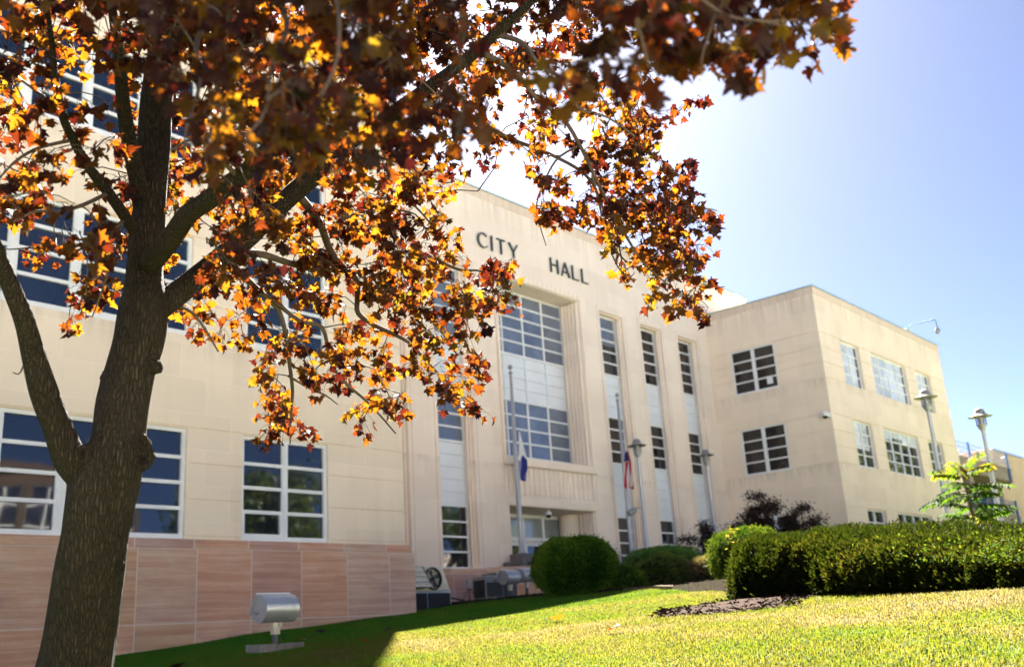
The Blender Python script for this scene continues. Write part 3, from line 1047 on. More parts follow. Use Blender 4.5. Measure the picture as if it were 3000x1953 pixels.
# ------------------------------------------------------------------ planting by the entrance
def gz(x, y):
    return ground_z(x, y)
bush('round_bush', 'large round clipped dark green bush at the end of the lawn', 'bush', (17.0, 13.2, gz(17.0, 13.2) - 0.03), 0.86, 0.86, 1.18, M['yew'], 30000, 3, 0.06, 2.5, amp=0.028)
bush('low_bush', 'wide flat-topped bright green bush behind the low shrubs', 'bush', (20.3, 13.1, gz(20.3, 13.1) - 0.03), 0.98, 0.85, 0.86, M['bluegreen'], 14000, 8, 0.05, 2.8)
bush('low_shrub', 'low spreading green shrub right of the round bush', 'shrub', (17.75, 12.55, gz(17.7, 12.5) - 0.03), 0.52, 0.5, 0.52, M['yew'], 6500, 14, 0.045, 2.2, 'low shrubs in the bed', 0.06)
bush('low_shrub', 'taller olive shrub in the middle of the low shrubs', 'shrub', (18.45, 11.95, gz(18.4, 11.9) - 0.03), 0.60, 0.5, 0.66, M['olive'], 8000, 15, 0.045, 2.2, 'low shrubs in the bed', 0.07)
bush('low_shrub', 'russet brown shrub by the timber edging', 'shrub', (18.95, 11.1, gz(18.9, 11.1) - 0.03), 0.60, 0.5, 0.58, M['brownish'], 8000, 16, 0.045, 2.2, 'low shrubs in the bed', 0.07)
bush('upright_bush', 'narrow green bush half hidden behind the long hedge', 'bush', (16.0, 8.62, gz(16.0, 8.62) - 0.05), 0.62, 0.62, 0.98, M['yew_vine'], 14000, 21, 0.05, 2.4)

# long hedge: a swept rounded section along a curved line
def hedge():
    o = thing('long_hedge', 'long broad olive green hedge with sunlit top at the right', 'hedge', (12.6, 5.0, gz(12.6, 5.0)))
    org = np.array([12.6, 5.0, gz(12.6, 5.0)])
    path = np.array([(12.0, 6.35), (11.75, 4.9), (11.0, 3.2), (10.2, 1.6), (9.4, -0.4), (8.4, -3.0)])
    hh = np.array([0.71, 0.66, 0.48, 0.37, 0.33, 0.33])
    hw = np.array([1.05, 1.28, 1.36, 1.36, 1.36, 1.3])
    segl = np.linalg.norm(np.diff(path, axis=0), axis=1)
    cum = np.concatenate([[0], np.cumsum(segl)])
    Lt = cum[-1]
    def at(s):
        s = np.clip(s, 0, Lt)
        x = np.interp(s, cum, path[:, 0])
        y = np.interp(s, cum, path[:, 1])
        e = 0.3
        dx = np.interp(np.minimum(s + e, Lt), cum, path[:, 0]) - np.interp(np.maximum(s - e, 0), cum, path[:, 0])
        dy = np.interp(np.minimum(s + e, Lt), cum, path[:, 1]) - np.interp(np.maximum(s - e, 0), cum, path[:, 1])
        k = np.hypot(dx, dy)
        return x, y, dx / k, dy / k
    def surf(s, a, depth):
        """a in 0..pi: from one foot over the top to the other"""
        x, y, tx, ty = at(s)
        H = np.interp(s, cum, hh)
        W = np.interp(s, cum, hw)
        endf = np.clip(np.minimum(s, Lt - s) / 0.75, 0, 1)
        endf = np.sqrt(1 - (1 - endf) ** 2) * 0.82 + 0.18
        ca, sa = np.cos(a), np.sin(a)
        q = (np.abs(ca) ** 4.0 + np.abs(sa) ** 4.0) ** (-1 / 4.0)
        P = np.stack([s * 1.3, ca * W * 1.5, sa * H * 1.8], 1)
        bump = 1 + lumps(P, 31, 0.040, 2.2) + lumps(P, 32, 0.030, 6.0)
        lat = ca * q * W * endf * bump * depth
        up = sa * q * H * (0.55 + 0.45 * endf) * bump * (1 - (1 - depth) * 0.9)
        X = x - ty * lat
        Y = y + tx * lat
        G = np.array([gz(float(p), float(r)) for p, r in zip(X, Y)])
        N = np.stack([-ty * ca, tx * ca, sa], 1)
        return np.stack([X, Y, G + up], 1), N
    n = 150000
    s = nrng.uniform(0, Lt, n)
    a = nrng.uniform(0.02, math.pi - 0.02, n)
    dep = 1.0 - 0.13 * nrng.random(n) ** 1.5 + np.where(nrng.random(n) < 0.05, 0.08, 0) * nrng.random(n)
    P, N = surf(s, a, dep)
    tip = N + unit(n) * 0.8 + np.array([0, 0, 0.3])
    hue = np.clip(0.48 + 0.22 * nrng.normal(size=n) + lumps(P, 41, 0.16, 2.5), 0, 1)
    leaf_cards('leaves', P - org, N * 0.5 + unit(n), tip, 0.052 * nrng.uniform(0.7, 1.35, n), 0.021, M['yew_olive'], o, hue)
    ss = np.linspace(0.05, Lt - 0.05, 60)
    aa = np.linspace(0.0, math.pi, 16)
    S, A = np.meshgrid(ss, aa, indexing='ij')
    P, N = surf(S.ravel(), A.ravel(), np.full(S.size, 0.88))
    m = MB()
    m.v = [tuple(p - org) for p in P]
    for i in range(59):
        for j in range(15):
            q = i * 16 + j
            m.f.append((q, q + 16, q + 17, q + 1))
    m.build('shade_core', M['core'], o, smooth=True)  # solid dark body close under the leaves, added to shade the hedge
    # creeping bright shoots on the far part of the top
    n = 6500
    s = nrng.normal(0, 0.6, n) + nrng.choice([4.6, 5.7, 6.6], n)
    a = nrng.uniform(1.0, 2.6, n)
    P, N = surf(s, a, np.full(n, 1.02) + 0.07 * nrng.random(n))
    leaf_cards('creeper', P - org, N + unit(n) * .6, N * .5 + unit(n), 0.042, 0.026, M['yew_vine'], o, nrng.uniform(0.3, 1, n))
hedge()

# dark red maple shrub behind the hedge
def red_shrub():
    bx, by = 26.4, 13.75
    b = gz(bx, by)
    o = thing('red_maple_shrub', 'dark purple-red maple shrub with feathery branches against the cream wall', 'shrub', (bx, by, b))
    m = MB()
    P = []
    ends = [(-1.25, 1.05, 1.05), (-1.0, 1.5, 0.7), (-0.75, .9, 1.2), (-0.4, 0.4, 1.25), (-0.1, .2, 1.35), (0.12, -0.1, 1.9), (0.3, -0.3, 1.75), (0.0, 0.1, 1.65), (0.75, -0.8, 1.6), (0.55, -.6, 1.2), (0.9, -1.0, 1.3), (1.35, -1.5, 0.95), (1.0, -1.0, 0.75), (0.3, -0.2, 0.9), (-0.5, 0.5, 0.8), (0.1, -.1, .7), (-.2, .3, 1.0), (0.6, -.6, .85), (-.7, .7, .65), (1.2, -1.25, .6)]
    for ex, ey, ez in [(a * 1.22, b * 1.22, c * 1.2) for a, b, c in ends]:
        pts = []
        for k in range(7):
            t = k / 6
            pts.append((ex * t ** 1.2 + rng.uniform(-.05, .05), ey * t ** 1.2 + rng.uniform(-.05, .05), ez * t ** 0.75))
        m.tube(pts, [0.03 * (1 - t / 7) + .004 for t in range(7)], 5)
        for k in range(2, 7):
            for _ in range(2):
                q = Vector(pts[k]) + Vector((rng.gauss(0, .16), rng.gauss(0, .16), rng.gauss(0, .07)))
                m.tube([pts[k], q], [0.006, 0.003], 4)
                P.append(q)
            P.append(Vector(pts[k]))
    m.build('stem', M['bark2'], o)
    c = np.array([tuple(p) for p in P])
    n = 34000
    idx = nrng.integers(0, len(c), n)
    pos = c[idx] + nrng.normal(size=(n, 3)) * np.array([.14, .14, .07])
    pos[:, 2] = np.maximum(pos[:, 2], .1)
    leaf_cards('leaves', pos, unit(n) + np.array([0, 0, .8]), unit(n) + np.array([0, 0, -.3]), 0.085, 0.038, M['redmaple'], o, nrng.random(n))
red_shrub()

# young sumac with long drooping compound leaves
def sumac():
    bx, by = 17.2, 5.1
    b = gz(bx, by)
    o = thing('sumac_tree', 'young bright green sumac with long drooping compound leaves between the lamp posts', 'tree', (bx, by, b))
    m = MB()
    stem = [(0, 0, 0), (0.02, 0.0, 0.45), (-0.01, 0.02, 0.9), (-0.07, 0.03, 1.3), (-0.12, 0.03, 1.48)]
    m.tube(stem, [0.03, 0.026, 0.02, 0.014, 0.008], 7)
    pos, nr, tip, hue = [], [], [], []
    fr = MB()
    nf = 34
    for k in range(nf):
        t = 0.34 + 0.66 * (k / (nf - 1)) ** 0.9
        z = 1.46 * t
        px = float(np.interp(z, [q[2] for q in stem], [q[0] for q in stem]))
        an = k * 2.4 + rng.uniform(-.8, .8)
        L = rng.uniform(0.42, 0.78) * (1.0 if t < .9 else 0.75)
        el = R_(rng.uniform(-16, 34) + (38 * max(0, t - .82) / .18))
        d = Vector((math.cos(an), math.sin(an), 0))
        pts = []
        for i in range(9):
            s = i / 8
            pts.append(Vector((px, 0.02, z)) + d * (L * s * math.cos(el)) + Vector((0, 0, L * s * math.sin(el) - 0.28 * L * s * s)))
        fr.tube(pts, [0.007 - 0.0006 * i for i in range(9)], 4)
        side = d.cross(Vector((0, 0, 1)))
        yellow = 1.0 if k in (8, 31) else 0.0
        for i in range(13):
            s = 0.16 + 0.84 * i / 12
            j = min(7, int(s * 8))
            p = pts[j].lerp(pts[j + 1], s * 8 - j)
            for sg in (-1, 1):
                pos.append(tuple(p))
                tp = side * sg * 0.8 + d * 0.35 + Vector((0, 0, -0.55 + rng.uniform(-.2, .2)))
                tip.append(tuple(tp))
                nr.append(tuple(Vector((0, 0, 1)) + side * sg * 0.35 + Vector((rng.uniform(-.2, .2), rng.uniform(-.2, .2), 0))))
                hue.append(min(1.0, max(0.0, 0.42 + rng.gauss(0, .18) + 0.35 * (t > .85)) if not yellow else rng.uniform(.85, 1)))
    m.build('stem', M['bark2'], o)
    fr.build('leaf_stalk', M['bark2'], o)
    n = len(pos)
    leaf_cards('leaves', np.array(pos), np.array(nr), np.array(tip), 0.16 * nrng.uniform(.8, 1.15, n), 0.052, M['sumac'], o, np.array(hue))
sumac()

def weed():
    bx, by = 13.35, 7.25
    o = thing('weed_plant', 'small yellow sunlit weed between the narrow bush and the hedge', 'plant', (bx, by, 2.06))
    m = MB()
    P = []
    for k in range(9):
        e = Vector((rng.gauss(0, .16), rng.gauss(0, .16), rng.uniform(.15, .42)))
        if k == 0:
            e = Vector((-.05, .12, 0.78))
        m.tube([(0, 0, 0), e * .5 + Vector((0, 0, .04)), e], [0.006, .005, .003], 4)
        P += [e * t for t in (.4, .55, .7, .85, 1.0)]
    m.build('stem', M['weed'], o)
    c = np.array([tuple(p) for p in P])
    n = 380
    pos = c[nrng.integers(0, len(c), n)] + nrng.normal(size=(n, 3)) * .045
    pos[:, 2] = np.maximum(pos[:, 2], .02)
    leaf_cards('leaves', pos, unit(n), unit(n), .06, .03, M['weed'], o, nrng.random(n))
weed()

# ------------------------------------------------------------------ bed, edging, bare patch
BED_Y = [-40, -4.0, 0.1, 2.1, 3.7, 5.4, 6.0, 6.4, 7.5, 8.5, 9.5, 10.5, 11.5, 13.0, 15.0, 16.5, 17.5, 18.2, 40]
BED_X = [6.5, 6.5, 8.1, 8.9, 9.7, 10.5, 11.0, 11.85, 12.95, 13.95, 14.95, 15.90, 16.40, 16.95, 17.9, 18.1, 17.3, 15.9, 15.8]
def bed_z(x, y):
    z = gz(x, y) + 0.012
    if 6.4 <= y <= 10.5:
        z = max(z, float(np.interp(y, [6.4, 10.5], [2.04, 2.15])))
    return z
def bed_edge(y):
    return float(np.interp(y, BED_Y, BED_X))
m = MB()
ys = [-4.0 + 0.25 * i for i in range(106)]
for y in ys:
    xe = bed_edge(y)
    for k in range(9):
        x = xe + (max(16.0, min(24.2, 16 + (y - 5) * 2)) - xe) * (k / 8) ** 1.5
        m.v.append((x, y, bed_z(x, y) + (0.012 if k else -0.03)))
for j in range(len(ys) - 1):
    for k in range(8):
        a = j * 9 + k
        m.f.append((a, a + 1, a + 10, a + 9))
struct(m.build('mulch_bed', M['mulch'], smooth=False))
# chips scattered over the bed edge and the bare patch
def chips(name, pts, mat, kind='stuff', size=0.05):
    n = len(pts)
    pos = np.array([(x, y, (bed_z(x, y) if x > bed_edge(y) else gz(x, y)) + 0.012 + rng.random() * 0.025) for x, y in pts])
    tip = unit(n) * np.array([1, 1, 0.35])
    o = leaf_cards(name, pos, unit(n) + np.array([0, 0, 1.2]), tip, size * nrng.uniform(.5, 1.5, n), size * .5, mat, None, nrng.random(n))
    o['kind'] = kind
    return o
M['chip'] = mat_leaf('bark_chips', [(0.0, (0.010, 0.006, 0.004)), (0.7, (0.028, 0.016, 0.010)), (1.0, (0.13, 0.085, 0.06))], [(0, (0, 0, 0)), (1, (0, 0, 0))], 0.0, 0.9, 0.03)
pts = []
for _ in range(7500):
    y = rng.uniform(-2.0, 18.4)
    pts.append((bed_edge(y) + abs(rng.gauss(-.02, .9)) - .06, y))
chips('bark_mulch', pts, M['chip'])
PATCH = (9.85, 5.55)
def patch_r(an):
    return 0.98 * (1 + 0.16 * math.sin(2 * an + 1) + 0.10 * math.sin(5 * an) + 0.06 * math.sin(9 * an + 2))
m = MB()
m.v.append((PATCH[0], PATCH[1], gz(*PATCH) + 0.045))
for ring in (0.45, 0.75, 1.0):
    for k in range(40):
        an = 2 * math.pi * k / 40
        r = patch_r(an) * ring
        x, y = PATCH[0] + math.cos(an) * r * .85, PATCH[1] + math.sin(an) * r
        m.v.append((x, y, gz(x, y) + {0.45: 0.05, 0.75: 0.03, 1.0: -0.01}[ring] + rng.uniform(-.012, .012)))
for k in range(40):
    j = (k + 1) % 40
    m.f.append((0, 1 + k, 1 + j))
    for b in (1, 41):
        m.f.append((b + k, b + 40 + k, b + 40 + j, b + j))
struct(m.build('bare_soil', M['mulch'], smooth=True))
pts = []
for _ in range(1900):
    an = rng.uniform(0, 6.283)
    r = patch_r(an) * math.sqrt(rng.random()) * 1.06
    pts.append((PATCH[0] + math.cos(an) * r * .85, PATCH[1] + math.sin(an) * r))
chips('wood_chips', pts, M['chip'], size=0.055)

# weathered timber edging of the bed
edg = [(16.35, 11.55), (15.86, 10.52), (14.93, 9.53), (13.93, 8.53), (12.93, 7.53), (11.95, 6.55)]
m = MB()
for i in range(len(edg) - 1):
    a, b = Vector((*edg[i], 0)), Vector((*edg[i + 1], 0))
    d = b - a
    nn = Vector((-d.y, d.x, 0)).normalized() * -0.13
    za, zb2 = gz(a.x, a.y), gz(b.x, b.y)
    zt0, zt1 = bed_z(a.x + .12, a.y - .0) + .05, bed_z(b.x + .12, b.y) + .05
    h0, h1 = max(.05, zt0 - za), max(.05, zt1 - zb2)
    P = [a + Vector((0, 0, za - .1)), b + Vector((0, 0, zb2 - .1)), b + Vector((0, 0, zb2 + h1)), a + Vector((0, 0, za + h0))]
    Q = [p - nn for p in P]
    m.poly(P)
    m.poly(list(reversed(Q)))
    for k in range(4):
        j = (k + 1) % 4
        m.poly([P[k], Q[k], Q[j], P[j]])
tag(m.build('timber_edging', M['timber']), 'low weathered timber edging curving round the shrub bed', 'edging')

# grass blades on the visible lawn
def grass():
    want = 560000
    P = []
    tot = 0
    while tot < want:
        n = 200000
        x = nrng.uniform(1.0, 18.5, n)
        y = nrng.uniform(-1.5, 18.2, n)
        t = np.hypot(x, y)
        az = np.degrees(np.arctan2(x, y))
        ok = (t > 4.2) & (t < 24) & (az > 17) & (az < 86)
        ok &= nrng.random(n) < np.minimum(1, (7.0 / t) ** 1.25)
        be = np.interp(y, BED_Y, BED_X)
        ok &= x < be - 0.02
        ok &= ~((y > 16.8) & (x < 15.9))
        an = np.arctan2(y - PATCH[1], (x - PATCH[0]) / .85)
        pr = 0.98 * (1 + 0.16 * np.sin(2 * an + 1) + 0.10 * np.sin(5 * an) + 0.06 * np.sin(9 * an + 2))
        rr = np.hypot((x - PATCH[0]) / .85, y - PATCH[1])
        ok &= (rr > pr * (0.86 + 0.2 * nrng.random(n))) | (nrng.random(n) < 0.40)
        ok &= ~((np.abs(x - 7.66) < 0.36) & (np.abs(y - 10.65) < 0.33))
        x, y = x[ok], y[ok]
        P.append(np.stack([x, y], 1))
        tot += len(x)
    P = np.concatenate(P)[:want]
    n = len(P)
    z = np.array([gz(float(a), float(b)) for a, b in P])
    p = np.column_stack([P, z - 0.004])
    ang = nrng.uniform(0, 2 * np.pi, n)
    lean = nrng.uniform(0.1, 0.95, n)
    h = nrng.uniform(0.018, 0.044, n) * (1 + 0.35 * np.sin(P[:, 0] * 2.1) * np.sin(P[:, 1] * 1.7 + 1))
    w = nrng.uniform(0.0020, 0.0042, n) * np.clip(np.hypot(P[:, 0], P[:, 1]) / 8, 1, 2.2)
    dx, dy = np.cos(ang), np.sin(ang)
    sd = np.stack([-dy, dx, np.zeros(n)], 1) * w[:, None]
    mid = p + np.stack([dx * lean * h * .35, dy * lean * h * .35, h * .62], 1)
    tipp = p + np.stack([dx * lean * h, dy * lean * h, h * (1.0 - .3 * lean)], 1)
    V = np.stack([p - sd, p + sd, mid + sd * .8, tipp, mid - sd * .8], 1)
    b = np.arange(n)[:, None] * 5
    loops = (b + np.array([[0, 1, 2, 4, 4, 2, 3]])).ravel()
    sizes = np.tile([4, 3], n)
    xx = np.column_stack([P, np.zeros(n)])
    dry_shade = 0.46 + lumps(xx, 71, 0.06, 0.8) + lumps(xx, 72, 0.075, 2.4) + lumps(xx, 73, 0.05, 9.0) + 0.29 * np.clip((9.0 - P[:, 1]) / 6, 0, 1) * np.clip((P[:, 0] - 2.5) / 2.5, 0, 1) - 0.30 * np.clip((P[:, 1] - 9.0) / 3.0, 0, 1)  # drier towards the front right; greener hue painted in where the building's shade falls
    hue = np.clip(dry_shade + 0.085 * nrng.normal(size=n), 0, 1)
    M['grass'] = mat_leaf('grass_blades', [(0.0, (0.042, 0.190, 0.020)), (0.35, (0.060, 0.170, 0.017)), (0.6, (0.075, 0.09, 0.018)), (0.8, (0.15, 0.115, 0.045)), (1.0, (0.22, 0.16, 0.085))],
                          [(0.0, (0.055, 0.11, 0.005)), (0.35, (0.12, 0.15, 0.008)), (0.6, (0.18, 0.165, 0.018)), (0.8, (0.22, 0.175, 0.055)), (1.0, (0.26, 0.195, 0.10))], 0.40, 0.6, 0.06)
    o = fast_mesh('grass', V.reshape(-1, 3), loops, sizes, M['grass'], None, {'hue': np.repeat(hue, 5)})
    o['kind'] = 'stuff'
grass()

# ------------------------------------------------------------------ floodlights
def floodlight(x, y, base_z, s, label, slab=True, az=0.0):
    """ribbed drum with its axis along x, its lens tilted up to the facade (+y)"""
    o = thing('floodlight', label, 'floodlight', (x, y, base_z), az, 'floodlights aimed at the facade')
    L, r = 0.56 * s, 0.19 * s
    zc = 0.475 * s + (0.0 if slab else -0.02)
    # body: circle cut by an oblique chord on the facade side, with rings along the axis
    def prof(rr):
        pts = []
        for k in range(31):
            a = R_(-82 + 254 * k / 30 + 164)       # angle from +y, counter-clockwise towards +z
            pts.append((math.cos(a) * rr, math.sin(a) * rr))
        return pts
    m = MB()
    nr = 34
    st = []
    for i in range(nr + 1):
        xx = -L / 2 + L * i / nr
        rr = r * (1.0 if i % 2 == 0 else 0.962)
        if i in (0, nr):
            rr = r
        st.append([(xx, p[0], p[1] + zc) for p in prof(rr)])
    n = len(st[0])
    for s_ in st:
        m.v += s_
    for i in range(nr):
        for k in range(n):
            j = (k + 1) % n
            m.f.append((i * n + k, i * n + j, (i + 1) * n + j, (i + 1) * n + k))
    m.f.append(tuple(reversed(range(n))))
    m.f.append(tuple(nr * n + k for k in range(n)))
    m.build('drum', M['galv'], o)
    # lens door: a shallow box on the chord
    p0, p1 = prof(r)[0], prof(r)[-1]
    a, b = Vector((0, p0[0], p0[1] + zc)), Vector((0, p1[0], p1[1] + zc))
    d = (b - a)
    nn = Vector((1, 0, 0)).cross(d).normalized()
    if nn.y < 0:
        nn = -nn
    dd = d.normalized()
    m = MB()
    m.obox(Vector((-L / 2 - .012, 0, 0)) + a - dd * .012 * s + nn * .004, Vector((L + .024, 0, 0)), d + dd * .024 * s, nn * .06 * s)
    m.build('lens_frame', M['galv'], o, bevel=0.006)
    m = MB()
    m.obox(Vector((-L / 2 + .04, 0, 0)) + a + dd * .03 * s + nn * (.06 * s + .0045), Vector((L - .08, 0, 0)), d - dd * .06 * s, nn * .004)
    m.build('lens', M['glass'], o)
    m = MB()
    m.tube([(-L / 2 - .012, -.02 * s + 0.05 * s * math.cos(R_(200 + 160 * k / 8)) + .06 * s, zc - .02 * s + .05 * s * math.sin(R_(200 + 160 * k / 8))) for k in range(9)], .005 * s, 5)
    m.build('latch', M['darkgrey'], o)
    # yoke, stem and footing
    m = MB()
    z1 = zc - r
    m.box(-.05 * s, .05 * s, -.045 * s, .045 * s, z1 - .16 * s, z1 - .005)
    m.box(-.058 * s, -.035 * s, -.05 * s, -.045 * s - .002, z1 - .16 * s, z1 - .02)
    m.build('stem', M['beige'], o, bevel=0.006)
    for sx in (-1, 1):
        k = MB()
        k.lathe((sx * .042 * s, -.052 * s, z1 - .032 * s), [(0, -.02 * s), (.033 * s, -.018 * s), (.036 * s, .012 * s), (0.0, .014 * s)], 14, (0.25 * sx, -1, 0))
        k.build('clamp_disc', M['beige'], o, smooth=False)
    m = MB()
    m.lathe((0, 0, 0), [(.043 * s, -.1), (.043 * s, z1 - .16 * s)], 14)
    m.build('pipe', M['darkgrey'], o, smooth=True)
    if slab:
        m = MB()
        n0 = []
        segs = 13
        for i in range(segs):
            xx = -.33 + .66 * i / (segs - 1)
            jx = rng.uniform(-.012, .012)
            st = [(xx, -.15 + jx, -.11 + rng.uniform(-.012, .012)), (xx, -.155 + rng.uniform(-.01, .01), -.03), (xx, -.14, 0.0 + rng.uniform(-.004, .004)), (xx, .14, 0.0 + rng.uniform(-.004, .004)), (xx, .15, -.11)]
            m.v += st
        for i in range(segs - 1):
            for k in range(4):
                q = i * 5 + k
                m.f.append((q, q + 5, q + 6, q + 1))
        m.f.append((0, 1, 2, 3, 4))
        e = (segs - 1) * 5
        m.f.append((e + 4, e + 3, e + 2, e + 1, e))
        m.build('footing', M['concrete'], o)
    return o
floodlight(7.68, 10.75, 1.635, 0.88, 'ribbed grey floodlight drum on a broken concrete slab in the near lawn')
floodlight(21.33, 18.9, gz(21.4, 18.9) + .10, 1.0, 'far grey floodlight with slanted lens, left of its twin by the condensers', False)
floodlight(22.0, 18.86, gz(22.0, 18.9) + .13, 0.98, 'far grey floodlight right of its twin, half behind the round bush', False)

# ------------------------------------------------------------------ cooling equipment in the corner
def ac_unit():
    x0, y0 = 16.05, 17.55
    z = gz(16.9, 17.6)
    o = thing('air_cooler', 'beige air cooler with slanted louvre hood and round black fan in the corner', 'air conditioner', (x0, y0, z))
    W = 1.58
    m = MB()
    m.box(0, W, 0, 0.75, -0.1, 0.42)
    m.build('base_cabinet', M['galv'], o, bevel=0.008)
    for a in (0.04, W / 2 + 0.02):
        g = MB()
        g.box(a, a + W / 2 - 0.06, -0.012, -0.002, 0.0, 0.37)
        for k in range(9):
            zz = 0.02 + k * 0.039
            g.box(a + 0.01, a + W / 2 - 0.07, -0.026, -0.012, zz, zz + 0.016)
        g.build('grille', M['black'], o)
    m = MB()
    m.v = [(0, 0, .425), (W - .02, 0, .425), (W - .02, .75, .425), (0, .75, .425), (0, .05, 1.0), (W - .22, .05, 1.0), (W - .22, .75, 1.0), (0, .75, 1.0)]
    m.f = [(0, 3, 2, 1), (4, 5, 6, 7), (0, 1, 5, 4), (1, 2, 6, 5), (2, 3, 7, 6), (3, 0, 4, 7)]
    m.build('housing', M['beige'], o, bevel=0.01)
    m = MB()
    m.v = [(0.03, -.30, .50), (.66, -.30, .50), (.66, .06, .46), (.03, .06, .46), (0.03, -.10, .98), (.60, -.10, .98), (.60, .06, .98), (.03, .06, .98)]
    m.f = [(0, 3, 2, 1), (4, 5, 6, 7), (1, 2, 6, 5), (2, 3, 7, 6), (3, 0, 4, 7)]
    for k in range(4):
        t0, t1 = k / 4, (k + 1) / 4 - .02
        f = lambda t: (-.30 + .20 * t, .50 + .48 * t)
        y0_, z0_ = f(t0)
        y1_, z1_ = f(t1)
        m.obox((0.05, y0_ - .035, z0_), (.58 - .03 * k, 0, 0), (0, y1_ - y0_ + .045, z1_ - z0_), (0, .012, -.006))
    m.box(.02, .05, -.31, .05, .46, .50)
    m.build('louvre_hood', M['beige'], o)
    fx, fz = .98, .70
    m = MB()
    m.lathe((fx, 0.03, fz), [(.255, 0), (.27, .07), (.25, .10), (.235, .06), (.235, -.02), (0, -.02)], 28, (0, -1, .09))
    for rr in (.08, .15, .21):
        m.tube([(fx + rr * math.cos(6.2832 * k / 20), -.085, fz + .01 + rr * math.sin(6.2832 * k / 20)) for k in range(21)], .005, 4)
    for k in range(8):
        a = 6.2832 * k / 8
        m.tube([(fx + .05 * math.cos(a), -.088, fz + .01 + .05 * math.sin(a)), (fx + .25 * math.cos(a), -.075, fz + .01 + .25 * math.sin(a))], .005, 4)
    m.build('fan_guard', M['black'], o)
    m = MB()
    m.lathe((fx, 0.0, fz), [(0, .05), (.05, .045), (.055, 0)], 14, (0, -1, .09))
    for k in range(4):
        a = 6.2832 * k / 4 + .4
        c, s = math.cos(a), math.sin(a)
        P = [Vector((fx + c * .04 - s * .02, -.02, fz + s * .04 + c * .02)), Vector((fx + c * .21 - s * .08, -.035, fz + s * .21 + c * .08)), Vector((fx + c * .21 + s * .07, -.005, fz + s * .21 - c * .07)), Vector((fx + c * .04 + s * .02, -.005, fz + s * .04 - c * .02))]
        m.poly(P)
    m.build('fan_blade', M['darkgrey'], o)
ac_unit()

def condenser(x, y, w, d, h, label, badge):
    z = gz(x, y) + .02
    o = thing('condenser_unit', label, 'air conditioner', (x, y, z), R_(-8), 'condenser cabinets by the wall')
    m = MB()
    m.box(-w / 2, w / 2, -d / 2, d / 2, -.1, h)
    m.build('cabinet', M['acgrey'], o, bevel=.012)
    m = MB()
    m.box(-w / 2 - .015, w / 2 + .015, -d / 2 - .015, d / 2 + .015, h + .002, h + .03)
    m.build('lid', M['galv'], o, bevel=.006)
    for k, (ox, oy, ux, uy) in enumerate(((-w / 2 + .03, -d / 2 - .004, 1, 0), (-w / 2 - .004, d / 2 - .03, 0, -1))):
        g = MB()
        n = 11
        span = (w if k == 0 else d) - .06
        for i in range(n):
            a = span * (i + .15) / n
            b = span * (i + .75) / n
            if k == 0:
                g.box(ox + a, ox + b, oy - .008, oy, .05, h - (.16 if badge else .06))
            else:
                g.box(ox - .008, ox, oy - b, oy - a, .05, h - .08)
        g.build('coil_grille', M['black'], o)
    if badge:
        g = MB()
        g.box(-.02, .20, -d / 2 - .012, -d / 2 - .002, h - .13, h - .09)
        g.build('badge', M['red'], o)
condenser(22.05, 20.4, .66, .60, .62, 'grey condenser cabinet with a small red badge beside the wall box', True)
condenser(22.95, 20.75, .80, .70, .74, 'taller dark condenser cabinet behind the far floodlights', False)

o = thing('junction_box', 'small blue-grey electrical box on a conduit post against the pink base', 'electrical box', (21.35, 20.5, gz(21.35, 20.5)))
m = MB()
m.box(-.075, .075, -.06, .04, .36, .60)
m.build('box', M['galv'], o, bevel=.012)
m = MB()
m.tube([(0, 0, -.1), (0, 0, .36)], .02, 8)
m.tube([(-.05, 0, .37), (-.09, -.02, .3), (-.25, -.05, .12), (-.42, -.1, .02)], .014, 6)
m.tube([(.05, 0, .37), (.12, -.02, .25), (.22, -.06, .05), (.5, -.1, .02)], .014, 6)
m.build('conduit', M['darkgrey'], o)
m = MB()
pz = gz(18.4, 18.1)
m.tube([(17.5, 18.2, pz + .1), (17.95, 18.0, pz + .16), (18.6, 18.05, pz + .07), (19.2, 18.6, pz + .03), (20.2, 19.6, pz + .08)], .028, 7)
tag(m.build('coolant_hose', M['cable']), 'dark hose running along the ground from the beige cooler', 'hose')

